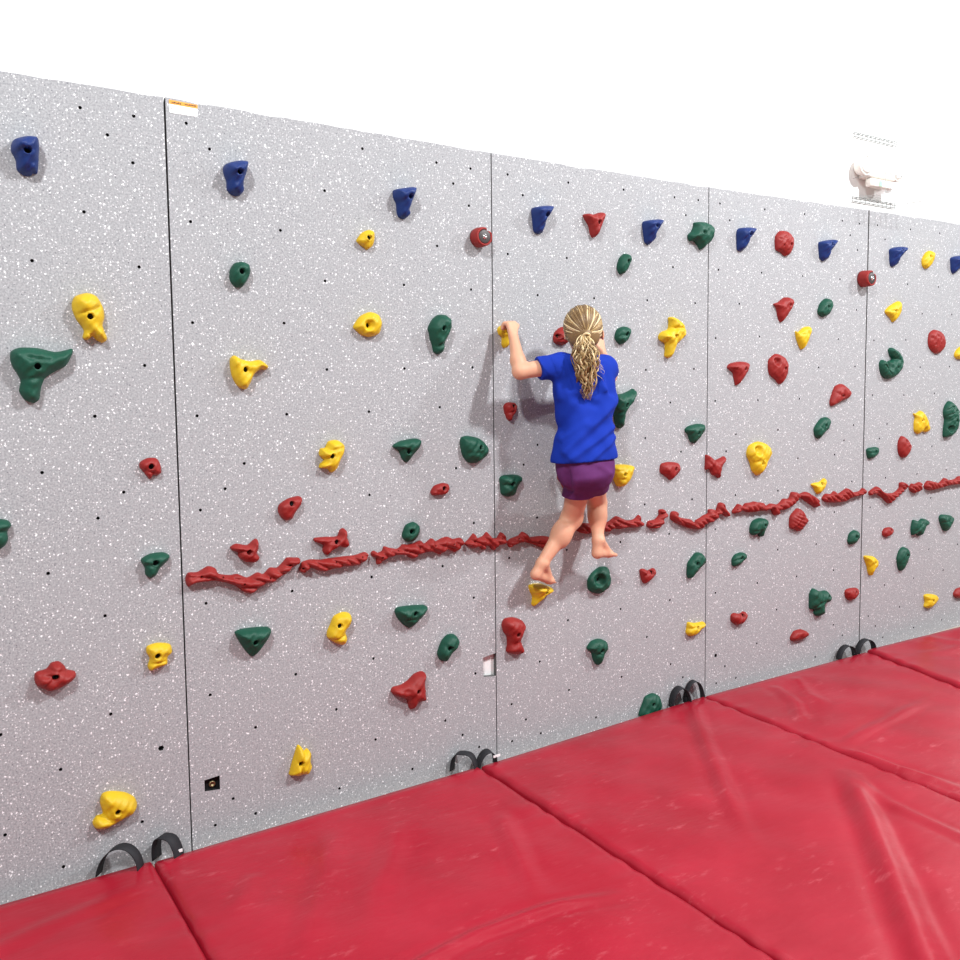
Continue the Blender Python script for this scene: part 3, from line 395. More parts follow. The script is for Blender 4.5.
for k in range(5):
    g = (.002, .0026, .0024, .0026, .0048, .003)
    xt0, xb0 = SEAM[k][0]+g[k]*(1.5 if k == 1 else 1), SEAM[k][1]+g[k]*.8; xt1, xb1 = SEAM[k+1][0]-g[k+1], SEAM[k+1][1]-g[k+1]*.8
    def ex(z, side):
        a, c = ((xb0, xt0), (xb1, xt1))[side]; return a+(c-a)*min(1, z/2.5)
    out = [(xb0, .0), (xb1, .0)]
    if k == 1: out += [(ex(.371, 1), .371), (1.164, .378), (1.162, .460), (ex(.468, 1), .468)]
    rr = random.Random(k)
    out += [(xt1, TOP[k+1])]
    for i in range(24, 0, -1):                         # slightly chipped top edge
        t = i/25; out.append((xt0+(xt1-xt0)*t, TOP[k]+(TOP[k+1]-TOP[k])*t-(rr.random()**4)*.006))
    out.append((xt0, TOP[k]))
    n0 = len(out); P = list(out); Eg = [(i, (i+1) % n0) for i in range(n0)]
    def xin(x, z): return ex(z, 0)+.012 < x < ex(z, 1)-.012
    mine = [(x/1000, z/1000, .0056) for x, z in DOTS if xin(x/1000, z/1000) and z < 2480]+[(x/1000, z/1000, .0095) for x, z in BIG if xin(x/1000, z/1000)]
    for x, z, r in mine:
        s = len(P); P += [(x+r*math.cos(a*math.pi/6), z+r*math.sin(a*math.pi/6)) for a in range(12)]; Eg += [(s+i, s+(i+1) % 12) for i in range(12)]
    if k == 1:
        x0, x1, z0, z1 = SQUARE; s = len(P); P += [(x0, z0+.006), (x1, z0), (x1, z1), (x0, z1-.004)]; Eg += [(s+i, s+(i+1) % 4) for i in range(4)]
    v, e, f, *_ = delaunay_2d_cdt([Vector(p) for p in P], Eg, [], 2, 1e-6)
    v = [(p.x, p.y) for p in v]
    keep = []
    O = np.array(out)
    C = np.array([np.mean([v[i] for i in q], 0) for q in f]); ins = inside(O, C)
    for q, c, inn in zip(f, C, ins):
        if not inn: continue
        if any((c[0]-x)**2+(c[1]-z)**2 < r*r*.8 for x, z, r in mine): continue
        if k == 1 and SQUARE[0] < c[0] < SQUARE[1] and SQUARE[2]+.003 < c[1] < SQUARE[3]-.001: continue
        keep.append(tuple(q))
    m = MB(); m.add([(x, 0, z) for x, z in v], [q[::-1] if (v[q[1]][0]-v[q[0]][0])*(v[q[2]][1]-v[q[0]][1])-(v[q[1]][1]-v[q[0]][1])*(v[q[2]][0]-v[q[0]][0]) < 0 else q for q in keep])
    m.add([(x, 0, z) for x, z in out]+[(x, .021, z) for x, z in out], [(i, (i+1) % n0, n0+(i+1) % n0, n0+i) for i in range(n0)]+[tuple(range(n0, 2*n0))], 1)
    po = m.build('climbing_wall', [M['panel'], M['seam']], smooth=False)
    tag(po, labels[k], 'climbing wall', 'grey climbing wall panels'); po['kind'] = 'thing'
    for x, z, r in mine:
        if first_hole is None:
            first_hole = hole_me.build('bolt_hole', M['hole'], po, loc=(x, 0, z))
        else:
            h = first_hole.copy(); COL.objects.link(h); h.parent = po; h.location = (x, 0, z); s = r/.0056; h.scale = (s, 1, s)
    if k == 1:
        x0, x1, z0, z1 = SQUARE; m = MB(); q = [(x0, z0+.006), (x1, z0), (x1, z1), (x0, z1-.004)]
        m.add([(a, 0, c) for a, c in q]+[(a, .018, c) for a, c in q], [(0, 1, 5, 4), (1, 2, 6, 5), (2, 3, 7, 6), (3, 0, 4, 7), (4, 5, 6, 7)])
        sq = m.build('square_recess', M['hole'], po, smooth=False); sq['label'] = 'black square recess with a brass nut in it'
        m = MB(); m.lathe([(.012, 0), (.012, .004), (.010, .006), (.006, .006), (.005, .002)], 16, origin=(.078, .018, .216)); m.build('nut', M['bronze'], sq)
        m = MB(); y = -.0012
        m.add([(.014, y, 2.496), (.014, y, 2.459), (.018, y, 2.456), (.099, y, 2.456), (.102, y, 2.459), (.102, y, 2.494)], [(0, 1, 2, 3, 4, 5)])
        m.add([(.014, -.0003, 2.496), (.014, -.0003, 2.459), (.099, -.0003, 2.456), (.102, -.0003, 2.494)], [(3, 2, 1, 0)])
        st = m.build('warning_sticker', M['sticker'], po, smooth=False); st['label'] = 'white sticker with an orange band of small print along its top'
        m = MB(); m.add([(.014, y-.0004, 2.484), (.102, y-.0004, 2.482), (.102, y-.0004, 2.494), (.014, y-.0004, 2.497)], [(0, 1, 2, 3)]); m.build('orange_band', M['orange'], st, smooth=False)
        m = MB(); rr = random.Random(4); x = .022
        while x < .095:
            w = rr.uniform(.0018, .0045)
            if not .052 < x < .058: m.box(x, x+w, y-.0009, y-.0005, 2.4865+rr.uniform(0, .0012), 2.4915+rr.uniform(-.001, .0012))
            x += w+.0012
        m.box(.0205, .0235, y-.0009, y-.0002, 2.470, 2.473)
        m.build('small_print', M['ink'], st, smooth=False)

# ------------------------------------------------------------------ holds
def bolt_build(x, y, z, s, parent):
    m = MB(); r = .0058*s
    m.lathe([(r*1.22, 0), (r*1.22, .004*s), (r*1.1, .0048*s), (r*.5, .0048*s), (r*.45, .001*s)], 14); return m.build('bolt', M['bolt'], parent, loc=(x, y, z))  # black bolt, widened into a dark disk that paints the shadow in the hole
bolt0 = {}
def make_hold(name, color, x0, z0, H, O, hs, F, label, cat, group, seed, hr=9.5, R=None, parent=None, meshonly=False):
    B = catmull(np.array(O, float).reshape(-1, 2), 4)
    if R is None: R = hold_R(B)
    P = hold_pts(B, hs, hr)
    n = len(B); allp = np.vstack([B, P])
    v, e, f, *_ = delaunay_2d_cdt([Vector(p) for p in allp], [(i, (i+1) % n) for i in range(n)], [], 1, 1e-5)
    V = np.array([(p.x, p.y) for p in v])
    C = np.array([V[list(q)].mean(0) for q in f]); ok = inside(B, C)
    h = hold_h(V, B, H, F, seed, R, hs, hr)
    onb = bdist(B, V) < .05; h[onb] = 0
    keep = []
    for q, o in zip(f, ok):
        if not o: continue
        q = list(q); a, b_, c = V[q[0]], V[q[1]], V[q[2]]
        if (b_[0]-a[0])*(c[1]-a[1])-(b_[1]-a[1])*(c[0]-a[0]) < 0: q = q[::-1]
        keep.append(tuple(q))
    verts = [(p[0]/1000, -max(hh, 0)/1000, p[1]/1000) for p, hh in zip(V, h)]
    o = link(name, verts, keep, M[color], None, True, loc=(x0, 0, z0)); tag(o, label, cat, group)
    for x, z in hs:
        y = -float(hold_h(np.array([[x, z]]), B, H, F, seed, R, hs, hr)[0])/1000
        key = round(hr, 1)
        if key not in bolt0: bolt0[key] = bolt_build(x/1000, y, z/1000, hr/7.5, o)
        else:
            c = bolt0[key].copy(); COL.objects.link(c); c.parent = o; c.location = (x/1000, y, z/1000)
    return o
GR = dict(blue='blue holds along the top of the wall', red='red climbing holds', green='green climbing holds', yellow='yellow climbing holds')
for i, (col, x0, z0, H, O, hs, F, label) in enumerate(HOLDS):
    make_hold('climbing_hold', col, x0, z0, H, O, hs, F, label, 'climbing hold', GR[col], i)
for i, (x0, z0, H, O, hs, F, label) in enumerate(RAILS):
    make_hold('climbing_rail', 'red', x0, z0, H, O, hs, F, label, 'climbing rail', 'pieces of the red rail across the wall', 50+i, 3.5, 16.)
# round drum-shaped holds with a bolted cap
for (x, z, r, h, lab) in ((1.158, 2.154, .038, .052, 'red drum-shaped hold with a dark cap, at the seam between the second and middle panels'),
                          (3.618, 2.128, .044, .066, 'red drum-shaped hold with a dark cap, near the seam left of the rightmost panel')):
    m = MB(); n = 40; V = []; F_ = []
    prof = [(1.0, 0), (1.03, .2), (1.0, .55), (.98, .8), (.93, .95), (.84, 1.0), (.74, .98), (.72, .86)]
    for pr, ph in prof:
        for j in range(n):
            a = 2*math.pi*j/n; nt = math.exp(-((a-math.radians(55))/.22)**2)*(.12 if ph > .5 else .03)
            V.append((r*(pr-nt)*math.cos(a), -h*(ph-nt*1.5), r*(pr-nt)*math.sin(a)))
    for i in range(len(prof)-1):
        for j in range(n): F_.append((i*n+j, i*n+(j+1) % n, (i+1)*n+(j+1) % n, (i+1)*n+j))
    F_ += [tuple(range(n))[::-1], tuple(range((len(prof)-1)*n, len(prof)*n))]
    m.add(V, F_); o = m.build('climbing_hold', M['red'], loc=(x, 0, z)); tag(o, lab, 'climbing hold', 'red climbing holds')
    m = MB(); m.lathe([(r*.70, h*.84), (r*.70, h*.96), (r*.62, h), (r*.1, h)], 28); c = m.build('end_cap', M['face'], o); c['label'] = 'dark grey end cap'
    m = MB(); m.lathe([(r*.30, h*.99), (r*.30, h*1.03), (r*.18, h*1.04), (r*.17, h*1.13), (r*.10, h*1.15), (r*.09, h*1.06)], 14); bb = m.build('bolt', M['chrome'], c); bb['label'] = 'bright steel bolt'

# ------------------------------------------------------------------ crash mats
MT = .05
A_ = np.array
def poly_d(X, Y, pts):
    Q = np.stack([X, Y], 1); return np.min([seg_d(Q, *pts[i], *pts[i+1]) for i in range(len(pts)-1)], 0)
CREASES = {
    0: [([(-.75, -.35), (-.17, -.19)], .030, .006), ([(-.9, -.5), (-.4, -.6), (-.2, -.9)], .04, .006)],
    1: [([(.42, -.22), (.35, -.35), (.21, -.61), (.03, -.9)], .035, .008), ([(.62, -.3), (.5, -.5), (.35, -.68), (.22, -.95)], .035, .007),
        ([(.2, -1.08), (.5, -1.04), (.76, -1.07), (1.0, -1.14)], .022, .012), ([(.95, -.45), (.82, -.78), (.74, -1.01)], .03, .009), ([(.1, -.35), (-.02, -.55)], .03, .006)],
    2: [([(2.29, -.06), (2.0, -.44), (1.68, -.89), (1.48, -1.19)], .030, .016), ([(2.24, -.98), (2.16, -1.07), (1.97, -1.28), (1.69, -1.57), (1.42, -1.85), (1.2, -2.1)], .040, .028),
        ([(2.20, -1.05), (2.13, -1.25), (2.10, -1.60)], .022, .009), ([(1.62, -.4), (1.3, -.75)], .05, .004)],
    3: [([(2.78, -.14), (2.66, -.38), (2.48, -.58)], .026, .010), ([(2.96, -.12), (2.80, -.36), (2.75, -.5)], .03, .007), ([(2.40, -.86), (2.41, -1.1), (2.46, -1.4)], .022, .011),
        ([(2.41, -.82), (2.87, -.77), (3.29, -.72)], .028, .008)],
    4: [([(3.8, -.3), (4.6, -.5)], .04, .006), ([(4.1, -.1), (4.3, -.6)], .04, .005)]}
MATS = [([(-1.38, -.045), (-.139, -.062), (-.136, -2.2), (-1.37, -2.2)], 'red vinyl crash mat, leftmost, at the lower left corner'),
        ([(-.134, -.066), (1.088, -.074), (1.098, -2.2), (-.131, -2.2)], 'red vinyl crash mat in front of the second panel'),
        ([(1.106, -.070), (2.390, -.036), (2.344, -2.2), (1.103, -2.2)], 'red vinyl crash mat in front of the climber, with a tall glossy crease'),
        ([(2.396, -.036), (3.640, -.068), (3.492, -.74), (3.41, -2.2), (2.350, -2.2)], 'red vinyl crash mat, second from the right'),
        ([(3.652, -.070), (4.90, -.155), (4.90, -2.2), (3.43, -2.2), (3.500, -.74)], 'red vinyl crash mat, farthest to the right')]
MOBJ = []
for k, (poly, lab) in enumerate(MATS):
    P2 = np.array(poly); xa, xb = P2[:, 0].min(), P2[:, 0].max(); back = P2[:2]; front_y = P2[:, 1].min()
    left = sorted([p for p in poly if abs(p[0]-xa) < abs(p[0]-xb)], key=lambda p: -p[1]); right = sorted([p for p in poly if abs(p[0]-xa) >= abs(p[0]-xb)], key=lambda p: -p[1])
    def edge(pts, y):
        ys = [-p[1] for p in pts]; return np.interp(-y, ys, [p[0] for p in pts])
    nx, ny = 96, 150
    u = (1-np.cos(np.linspace(0, math.pi, nx)))/2*.35+np.linspace(0, 1, nx)*.65
    w = np.linspace(0, 1, ny)**1.0; w[1] = .0022; w[2] = .005
    u[1] = .0025; u[2] = .007; u[-2] = 1-.0025; u[-3] = 1-.007
    G = np.zeros((ny, nx, 3)); rs = np.random.RandomState(k+3)
    for j in range(ny):
        for i in range(nx):
            yb = back[0][1]+(back[1][1]-back[0][1])*u[i]; y = yb+(front_y-yb)*w[j]
            xl, xr = edge(left, y), edge(right, y); G[j, i] = (xl+(xr-xl)*u[i], y, 0)
    X, Y = G[..., 0].ravel(), G[..., 1].ravel()
    dl = np.minimum(np.minimum(u, 1-u)[None, :]*1.23, np.minimum(w, 1-w)[:, None]*1.8).ravel()
    z = MT+.004*(np.sin(X*5.1+k)*np.cos(Y*4.3+k*2))*np.clip(dl/.15, 0, 1)+.0022*np.sin(X*17+Y*11+k)*np.clip(dl/.1, 0, 1)
    if k == 4: z += .012*np.clip(1-dl/.5, 0, 1)
    for pts, wd, amp in CREASES[k]:
        d = poly_d(X, Y, pts); q = d/wd
        pa, pz = A_(pts[0]), A_(pts[-1]); tt = np.clip(((np.stack([X, Y], 1)-pa)@(pz-pa))/((pz-pa)@(pz-pa)), 0, 1); fade = np.clip(tt/.12, 0, 1)*np.clip((1-tt)/.3, 0, 1) if pts[-1][1] > -1.5 else np.clip(tt/.15, 0, 1)
        z += fade*(amp*np.exp(-q**2)*np.clip(dl/.04, .2, 1)-amp*.3*np.exp(-((q-1.9)/.8)**2))
    # puckers along the sewn side edges
    puck = .0035*np.sin(Y*38+np.sin(Y*13+k)*2)*np.exp(-dl/.05)*np.clip(dl/.01, 0, 1); z += puck
    z -= .016*np.clip(1-dl/.016, 0, 1)**2
    V = [(a, b2, c) for a, b2, c in zip(X, Y, z)]; F_ = []
    idx = lambda j, i: j*nx+i
    for j in range(ny-1):
        for i in range(nx-1): F_.append((idx(j, i), idx(j+1, i), idx(j+1, i+1), idx(j, i+1)))
    ring = [idx(0, i) for i in range(nx)]+[idx(j, nx-1) for j in range(1, ny)]+[idx(ny-1, i) for i in range(nx-2, -1, -1)]+[idx(j, 0) for j in range(ny-2, 0, -1)]
    s = len(V); V += [(V[i][0], V[i][1], .001) for i in ring]; n = len(ring)
    F_ += [(ring[i], ring[(i+1) % n], s+(i+1) % n, s+i) for i in range(n)]; F_.append(tuple(range(s, s+n))[::-1])
    o = link('crash_mat', V, F_, M['vinyl']); tag(o, lab, 'gym mat', 'red crash mats along the wall'); MOBJ.append(o)

def strap(k, xc, w, h, yc=-.045, rot=35, bw=.040, skew=0., square=False):
    """a loop of webbing standing up behind mat k, turned by rot about the upright"""
    m = MB(); n = 28; pts = []; ca, sa = math.cos(math.radians(rot)), math.sin(math.radians(rot))
    for i in range(n+1):
        a = math.pi*i/n; cx, cz = math.cos(a), math.sin(a)
        if square: cx = math.copysign(abs(cx)**.6, cx)
        pts.append((-w/2*cx+skew*cz, .028+(h-.028)*cz))
    V = []
    for i, (x, z) in enumerate(pts):
        t = Vector((pts[min(i+1, n)][0]-pts[max(i-1, 0)][0], 0, pts[min(i+1, n)][1]-pts[max(i-1, 0)][1])).normalized(); nn = Vector((-t.z, 0, t.x))*.0013
        for s_ in (1, -1):
            for y in (-bw/2, bw/2):
                X_, Z_ = x+nn.x*s_, z+nn.z*s_; V.append((xc+X_*ca+y*sa, min(yc-X_*sa+y*ca, -.002), Z_))
    F_ = []
    for i in range(n):
        a, c = i*4, (i+1)*4
        F_ += [(a, c, c+1, a+1), (a+2, a+3, c+3, c+2), (a, a+2, c+2, c), (a+1, c+1, c+3, a+3)]
    F_ += [(0, 1, 3, 2), (n*4, n*4+2, n*4+3, n*4+1)]
    m.add(V, F_); return m.build('carrying_strap', M['strap'], MOBJ[k])
strap(0, -.236, .135, .122, yc=-.055, rot=38, skew=.012); s2 = strap(1, -.088, .090, .108, yc=-.055, rot=52, bw=.045, skew=-.008, square=True)
strap(1, 1.040, .105, .103, rot=50, square=True); s4 = strap(2, 1.140, .075, .088, yc=-.055, rot=10, bw=.050, skew=.006)
strap(2, 2.238, .100, .120, yc=-.035, rot=12, bw=.05); strap(2, 2.338, .105, .128, yc=-.025, rot=8, bw=.035)
strap(3, 3.500, .125, .098, rot=6); strap(4, 3.672, .135, .103, rot=6)
for st_, x, z in ((s2, -.066, .062), (s4, 1.172, .070)):
    m = MB(); m.box(x-.016, x+.016, -.0850, -.0815, z-.004, z+.005); t = m.build('care_tag', M['sticker'], st_, smooth=False); t['label'] = 'small white tag'

# ------------------------------------------------------------------ emergency lamp in a wire guard, on the white wall above the panels
def guard_and_lamp():
    x0, x1, z0, z1, yb, yf = 3.54, 3.925, 2.545, 2.888, .020, -.17
    g = empty('wire_guard', (x0, .022, z0), 'wire guard with glare-paled bars on the white wall over the emergency lamp', 'wire guard')
    def W(pts, r, m):
        m.tube([(p[0]-x0, p[1]-.022, p[2]-z0) for p in pts], r, 6)
    m = MB()                                            # ladder-like mounting edges against the wall
    for z in (z0, z1):
        for dz in (0, .022): W([(x0, yb-.004, z+dz), (x1, yb-.004, z+dz)], .0022, m)
        for i in range(11): x = x0+(x1-x0)*i/10; W([(x, yb-.004, z-.004), (x, yb-.004, z+.026)], .0018, m)
    m.build('mounting_frame', M['wire'], g)
    m = MB()
    for i in range(8):                                  # bars: out from the wall, down the front, back in
        x = x0+(x1-x0)*(i+.5)/8
        W([(x, yb-.004, z0+.01), (x, yf, z0+.01), (x, yf-.002, z0+.02), (x, yf-.002, z1), (x, yf, z1+.01), (x, yb-.004, z1+.01)], .0011, m)
    m.build('guard_bars', M['glarewire'], g)
    m = MB()
    for z in (z0+.012, z0+.12, z0+.24, z1+.008): W([(x0, yb-.004, z), (x0, yf, z), (x1, yf, z), (x1, yb-.004, z)], .0011, m)
    m.build('guard_hoops', M['glarewire'], g)
    L = empty('emergency_lamp', (3.70, .022, 2.672), 'white emergency lamp with two round heads inside the wire guard', 'emergency lamp')
    def rbox(ax, bx, ay, by, az, bz, bev, name, mt, par):
        bm = bmesh.new(); bmesh.ops.create_cube(bm, size=1)
        for v in bm.verts: v.co = Vector(((ax+bx)/2+v.co.x*(bx-ax), (ay+by)/2+v.co.y*(by-ay), (az+bz)/2+v.co.z*(bz-az)))
        bmesh.ops.bevel(bm, geom=bm.edges[:], offset=bev, segments=3, affect='EDGES', profile=.6)
        me = bpy.data.meshes.new(name); bm.to_mesh(me); bm.free(); me.materials.append(mt)
        for p in me.polygons: p.use_smooth = True
        o = bpy.data.objects.new(name, me); COL.objects.link(o); o.parent = par; return o
    rbox(-.11, .12, -.080, -.002, -.005, .115, .012, 'housing', M['shell'], L)
    rbox(-.10, .10, -.082, -.04, -.052, -.008, .01, 'battery_tray', M['shell'], L)
    m = MB(); m.box(-.03, -.005, -.084, -.081, -.045, -.018); m.build('label_plate', M['greenled'], L, smooth=False)['label'] = 'small green plate'
    for sx in (-.135, .150):
        m = MB(); m.lathe([(.012, .0), (.045, .012), (.055, .04), (.056, .058), (.050, .064), (.048, .06)], 24, origin=(sx, -.012, .055)); h = m.build('lamp_head', M['shell'], L)
        m = MB(); m.lathe([(.047, .060), (.035, .068), (.015, .072)], 24, origin=(sx, -.012, .055)); m.build('lens', M['lens'], h)
guard_and_lamp()

# ------------------------------------------------------------------ the climber
class Field:
    """signed distance field on a grid; round cones and ellipsoids blended smoothly; surface nets"""
    def __init__(s, lo, hi, h):
        s.lo = np.array(lo, float); s.h = h; s.n = (np.ceil((np.array(hi)-s.lo)/h)).astype(int)+1
        s.f = np.full(s.n, .06, np.float32)
    def _box(s, lo, hi, pad):
        a = np.maximum(np.floor((np.array(lo)-pad-s.lo)/s.h).astype(int), 0); b_ = np.minimum(np.ceil((np.array(hi)+pad-s.lo)/s.h).astype(int)+1, s.n)
        ax = [s.lo[i]+s.h*np.arange(a[i], b_[i]) for i in range(3)]
        g = np.stack(np.meshgrid(*ax, indexing='ij'), -1); return tuple(slice(a[i], b_[i]) for i in range(3)), g
    def _mix(s, sl, d, k):
        f = s.f[sl]
        if k <= 0: s.f[sl] = np.minimum(f, d); return
        hh = np.clip(.5+.5*(f-d)/k, 0, 1); s.f[sl] = f*(1-hh)+d*hh-k*hh*(1-hh)
    def cone(s, a, b_, ra, rb, k=.012, flat=None):
        """flat=(unit axis, factor): squeezed along that axis"""
        a = np.array(a, float); b_ = np.array(b_, float); r = max(ra, rb)
        sl, g = s._box(np.minimum(a, b_)-r, np.maximum(a, b_)+r, .03)
        w = g-a; d = b_-a
        if flat is not None:
            ax, q = np.array(flat[0], float), flat[1]; ax = ax/np.linalg.norm(ax)
        t = np.clip((w@d)/(d@d+1e-12), 0, 1); e = w-t[..., None]*d
        if flat is not None:
            c = e@ax; e = e+(c*(1/q-1))[..., None]*ax
        dist = np.sqrt((e*e).sum(-1))-(ra+(rb-ra)*t)
        if flat is not None: dist = dist*(.5+.5*flat[1])
        s._mix(sl, dist, k)
    def ell(s, c, r, R=None, k=.01):
        c = np.array(c, float); r = np.array(r, float); R = np.eye(3) if R is None else np.array(R)   # rows = axes
        m = r.max(); sl, g = s._box(c-m, c+m, .03); w = (g-c)@R.T
        q = np.sqrt(((w/r)**2).sum(-1)); q2 = np.sqrt(((w/r**2)**2).sum(-1))+1e-6
        s._mix(sl, q*(q-1)/q2, k)
    def carve(s, plane_p, plane_n, k=.004):
        p = np.array(plane_p, float); n = np.array(plane_n, float); n /= np.linalg.norm(n)
        ax = [s.lo[i]+s.h*np.arange(s.n[i]) for i in range(3)]; g = np.stack(np.meshgrid(*ax, indexing='ij'), -1)
        s.f = np.maximum(s.f, ((g-p)@n).astype(np.float32))
    def mesh(s):
        f = s.f; ins = f < 0; n = s.n
        c = np.zeros(n-1, int)
        acc = np.zeros(tuple(n-1)+(3,)); cnt = np.zeros(tuple(n-1))
        for dx in (0, 1):
            for dy in (0, 1):
                for dz in (0, 1): c += ins[dx:n[0]-1+dx, dy:n[1]-1+dy, dz:n[2]-1+dz]
        act = (c > 0) & (c < 8)
        for ax in range(3):
            o = [i for i in range(3) if i != ax]
            sa = [slice(None)]*3; sb = [slice(None)]*3; sa[ax] = slice(0, -1); sb[ax] = slice(1, None)
            fa, fb = f[tuple(sa)], f[tuple(sb)]; cr = (fa < 0) != (fb < 0); t = np.where(cr, fa/(fa-fb+1e-20), 0)
            for p in (0, 1):
                for q in (0, 1):
                    sl = [slice(None)]*3; sl[ax] = slice(0, n[ax]-1); sl[o[0]] = slice(p, n[o[0]]-1+p); sl[o[1]] = slice(q, n[o[1]]-1+q); sl = tuple(sl)
                    cc = cr[sl]; cnt += cc; acc[..., ax] += np.where(cc, t[sl], 0); acc[..., o[0]] += cc*p; acc[..., o[1]] += cc*q
        idx = -np.ones(n-1, int); ii = np.argwhere(act); idx[act] = np.arange(len(ii))
        V = s.lo+s.h*(ii+acc[act]/cnt[act][:, None]); F = []
        for ax in range(3):
            o1, o2 = (ax+1) % 3, (ax+2) % 3
            sa = [slice(None)]*3; sb = [slice(None)]*3; sa[ax] = slice(0, -1); sb[ax] = slice(1, None)
            A, B_ = ins[tuple(sa)], ins[tuple(sb)]; e = np.argwhere(A != B_); e = e[(e[:, o1] > 0) & (e[:, o2] > 0) & (e[:, o1] < n[o1]-1) & (e[:, o2] < n[o2]-1)]
            s1 = np.zeros(3, int); s1[o1] = 1; s2_ = np.zeros(3, int); s2_[o2] = 1
            q = np.stack([idx[tuple((e-s1-s2_).T)], idx[tuple((e-s2_).T)], idx[tuple(e.T)], idx[tuple((e-s1).T)]], 1)
            fl = ~A[tuple(e.T)]; q[fl] = q[fl][:, ::-1]; F.append(q)
        return V, np.vstack(F)
def smooth_mesh(V, F, it=2, lam=.5):
    E = np.vstack([F[:, [0, 1]], F[:, [1, 2]], F[:, [2, 3]], F[:, [3, 0]]]); n = len(V)
    for _ in range(it):
        S = np.zeros_like(V); c = np.zeros(n); np.add.at(S, E[:, 0], V[E[:, 1]]); np.add.at(S, E[:, 1], V[E[:, 0]]); np.add.at(c, E[:, 0], 1); np.add.at(c, E[:, 1], 1)
        V = V+lam*(S/np.maximum(c, 1)[:, None]-V)
    return V

A = np.array
J = dict(lhip=A([1.496, -.235, 1.225]), rhip=A([1.556, -.240, 1.208]), lknee=A([1.543, -.100, 1.014]), lank=A([1.387, -.102, .840]), lheel=A([1.353, -.100, .800]), lball=A([1.449, -.065, .754]), ltoe=A([1.501, -.050, .737]),
         rknee=A([1.686, -.090, 1.063]), rank=A([1.644, -.150, .914]), rheel=A([1.630, -.155, .862]), rball=A([1.722, -.122, .843]), rtoe=A([1.774, -.105, .838]),
         neck=A([1.517, -.215, 1.705]), head=A([1.519, -.205, 1.788]),
         lsh=A([1.400, -.212, 1.654]), rsh=A([1.628, -.218, 1.646]), lelb=A([1.238, -.172, 1.628]), lwr=A([1.257, -.100, 1.764]), lkn=A([1.268, -.066, 1.818]),
         relb=A([1.745, -.105, 1.605]), rwr=A([1.735, -.055, 1.715]), rkn=A([1.737, -.035, 1.762]))
HD = A([.50, .86, .0]); HD /= np.linalg.norm(HD); HS = A([HD[1], -HD[0], 0]); UP = A([0, 0, 1.])
def hp(f, s, u): return J['head']+HD*f+HS*s+UP*u           # head frame: forward, right, up
Fb = Field((1.14, -.38, .68), (1.88, .02, 1.95), .0042)
# torso
for z, cx, cy, hx, r, q in ((1.235, 1.504, -.236, .040, .066, .9), (1.30, 1.504, -.236, .036, .062, .9), (1.38, 1.506, -.232, .032, .058, .9), (1.46, 1.510, -.226, .038, .060, .9), (1.55, 1.514, -.220, .044, .058, .88)):
    Fb.cone((cx-hx, cy+.006, z), (cx+hx, cy-.004, z), r, r, .03, ((0, 1, 0), q))
Fb.cone((1.504, -.230, 1.24), (1.514, -.214, 1.56), .050, .048, .03)
Fb.cone(J['lsh'], J['rsh'], .040, .040, .03); Fb.cone((1.516, -.218, 1.61), J['neck'], .05, .030, .03); Fb.cone(J['neck'], hp(-.02, 0, -.02), .029, .032, .02)
# head with a face
HR = np.stack([HS, HD, UP])
Fb.ell(hp(-.008, 0, .018), (.066, .082, .076), HR, .01); Fb.ell(hp(.028, 0, -.030), (.050, .050, .062), HR, .02); Fb.ell(hp(.045, 0, -.072), (.022, .022, .016), HR, .015)
Fb.cone(hp(.074, 0, -.002), hp(.092, 0, -.028), .006, .010, .01); Fb.ell(hp(.070, 0, -.052), (.018, .012, .007), HR, .006)
for s in (-1, 1):
    Fb.ell(hp(.058, s*.035, -.022), (.02, .02, .018), HR, .015)
    sx_ = .082 if s > 0 else .070; Fb.cone(hp(.002, s*.060, -.022), hp(-.002, s*(sx_-.006), -.018), .012, .009, .004); Fb.ell(hp(-.008, s*sx_, -.014), (.0055, .015, .022), HR, .004)
# arms
def limb(a, b_, ra, rb, k=.015): Fb.cone(a, b_, ra, rb, k)
limb(J['lsh'], J['lelb'], .036, .030); m_ = J['lelb']*.68+J['lwr']*.32; limb(J['lelb'], m_, .0275, .0285); limb(m_, J['lwr'], .0285, .0195)
limb(J['rsh'], J['relb'], .036, .028); m_ = J['relb']*.68+J['rwr']*.32; limb(J['relb'], m_, .027, .028); limb(m_, J['rwr'], .028, .0195)
def hand(wr, kn, across, fwd, down, curls, thumb):
    """palm from the wrist to the knuckles; fingers leave the knuckles along fwd and hook along down; the thumb leaves the side of the palm"""
    wr, kn, ac, fw, dn = (A(v, float) for v in (wr, kn, across, fwd, down)); ac = ac/np.linalg.norm(ac); fw = fw/np.linalg.norm(fw); dn = dn/np.linalg.norm(dn)
    for t in (-1.5, -.5, .5, 1.5): Fb.cone(wr+ac*t*.006, kn+ac*t*.0125, .0135, .0105, .006)
    for t, L in zip((-1.5, -.5, .5, 1.5), curls):
        p = kn+ac*t*.0138; q = p+fw*L*.40+dn*L*.04; r_ = q+(fw*.25+dn*.9)*L*.32; s_ = r_+(dn*.9-fw*.25)*L*.26
        Fb.cone(p, q, .0088, .0078, .004); Fb.cone(q, r_, .0078, .0070, .003); Fb.cone(r_, s_, .0070, .0060, .003)
    a0 = wr*.55+kn*.45+ac*thumb*.016; a1 = a0+ac*thumb*.020+(kn-wr)*.35; a2 = a1+ac*thumb*.006+fw*.016+(kn-wr)*.15; Fb.cone(a0, a1, .011, .0092, .006); Fb.cone(a1, a2, .0088, .0072, .004)
hand(J['lwr'], J['lkn'], (.93, .30, .12), (-.35, .75, .25), (-.15, .35, -.95), (.046, .052, .050, .040), 1)
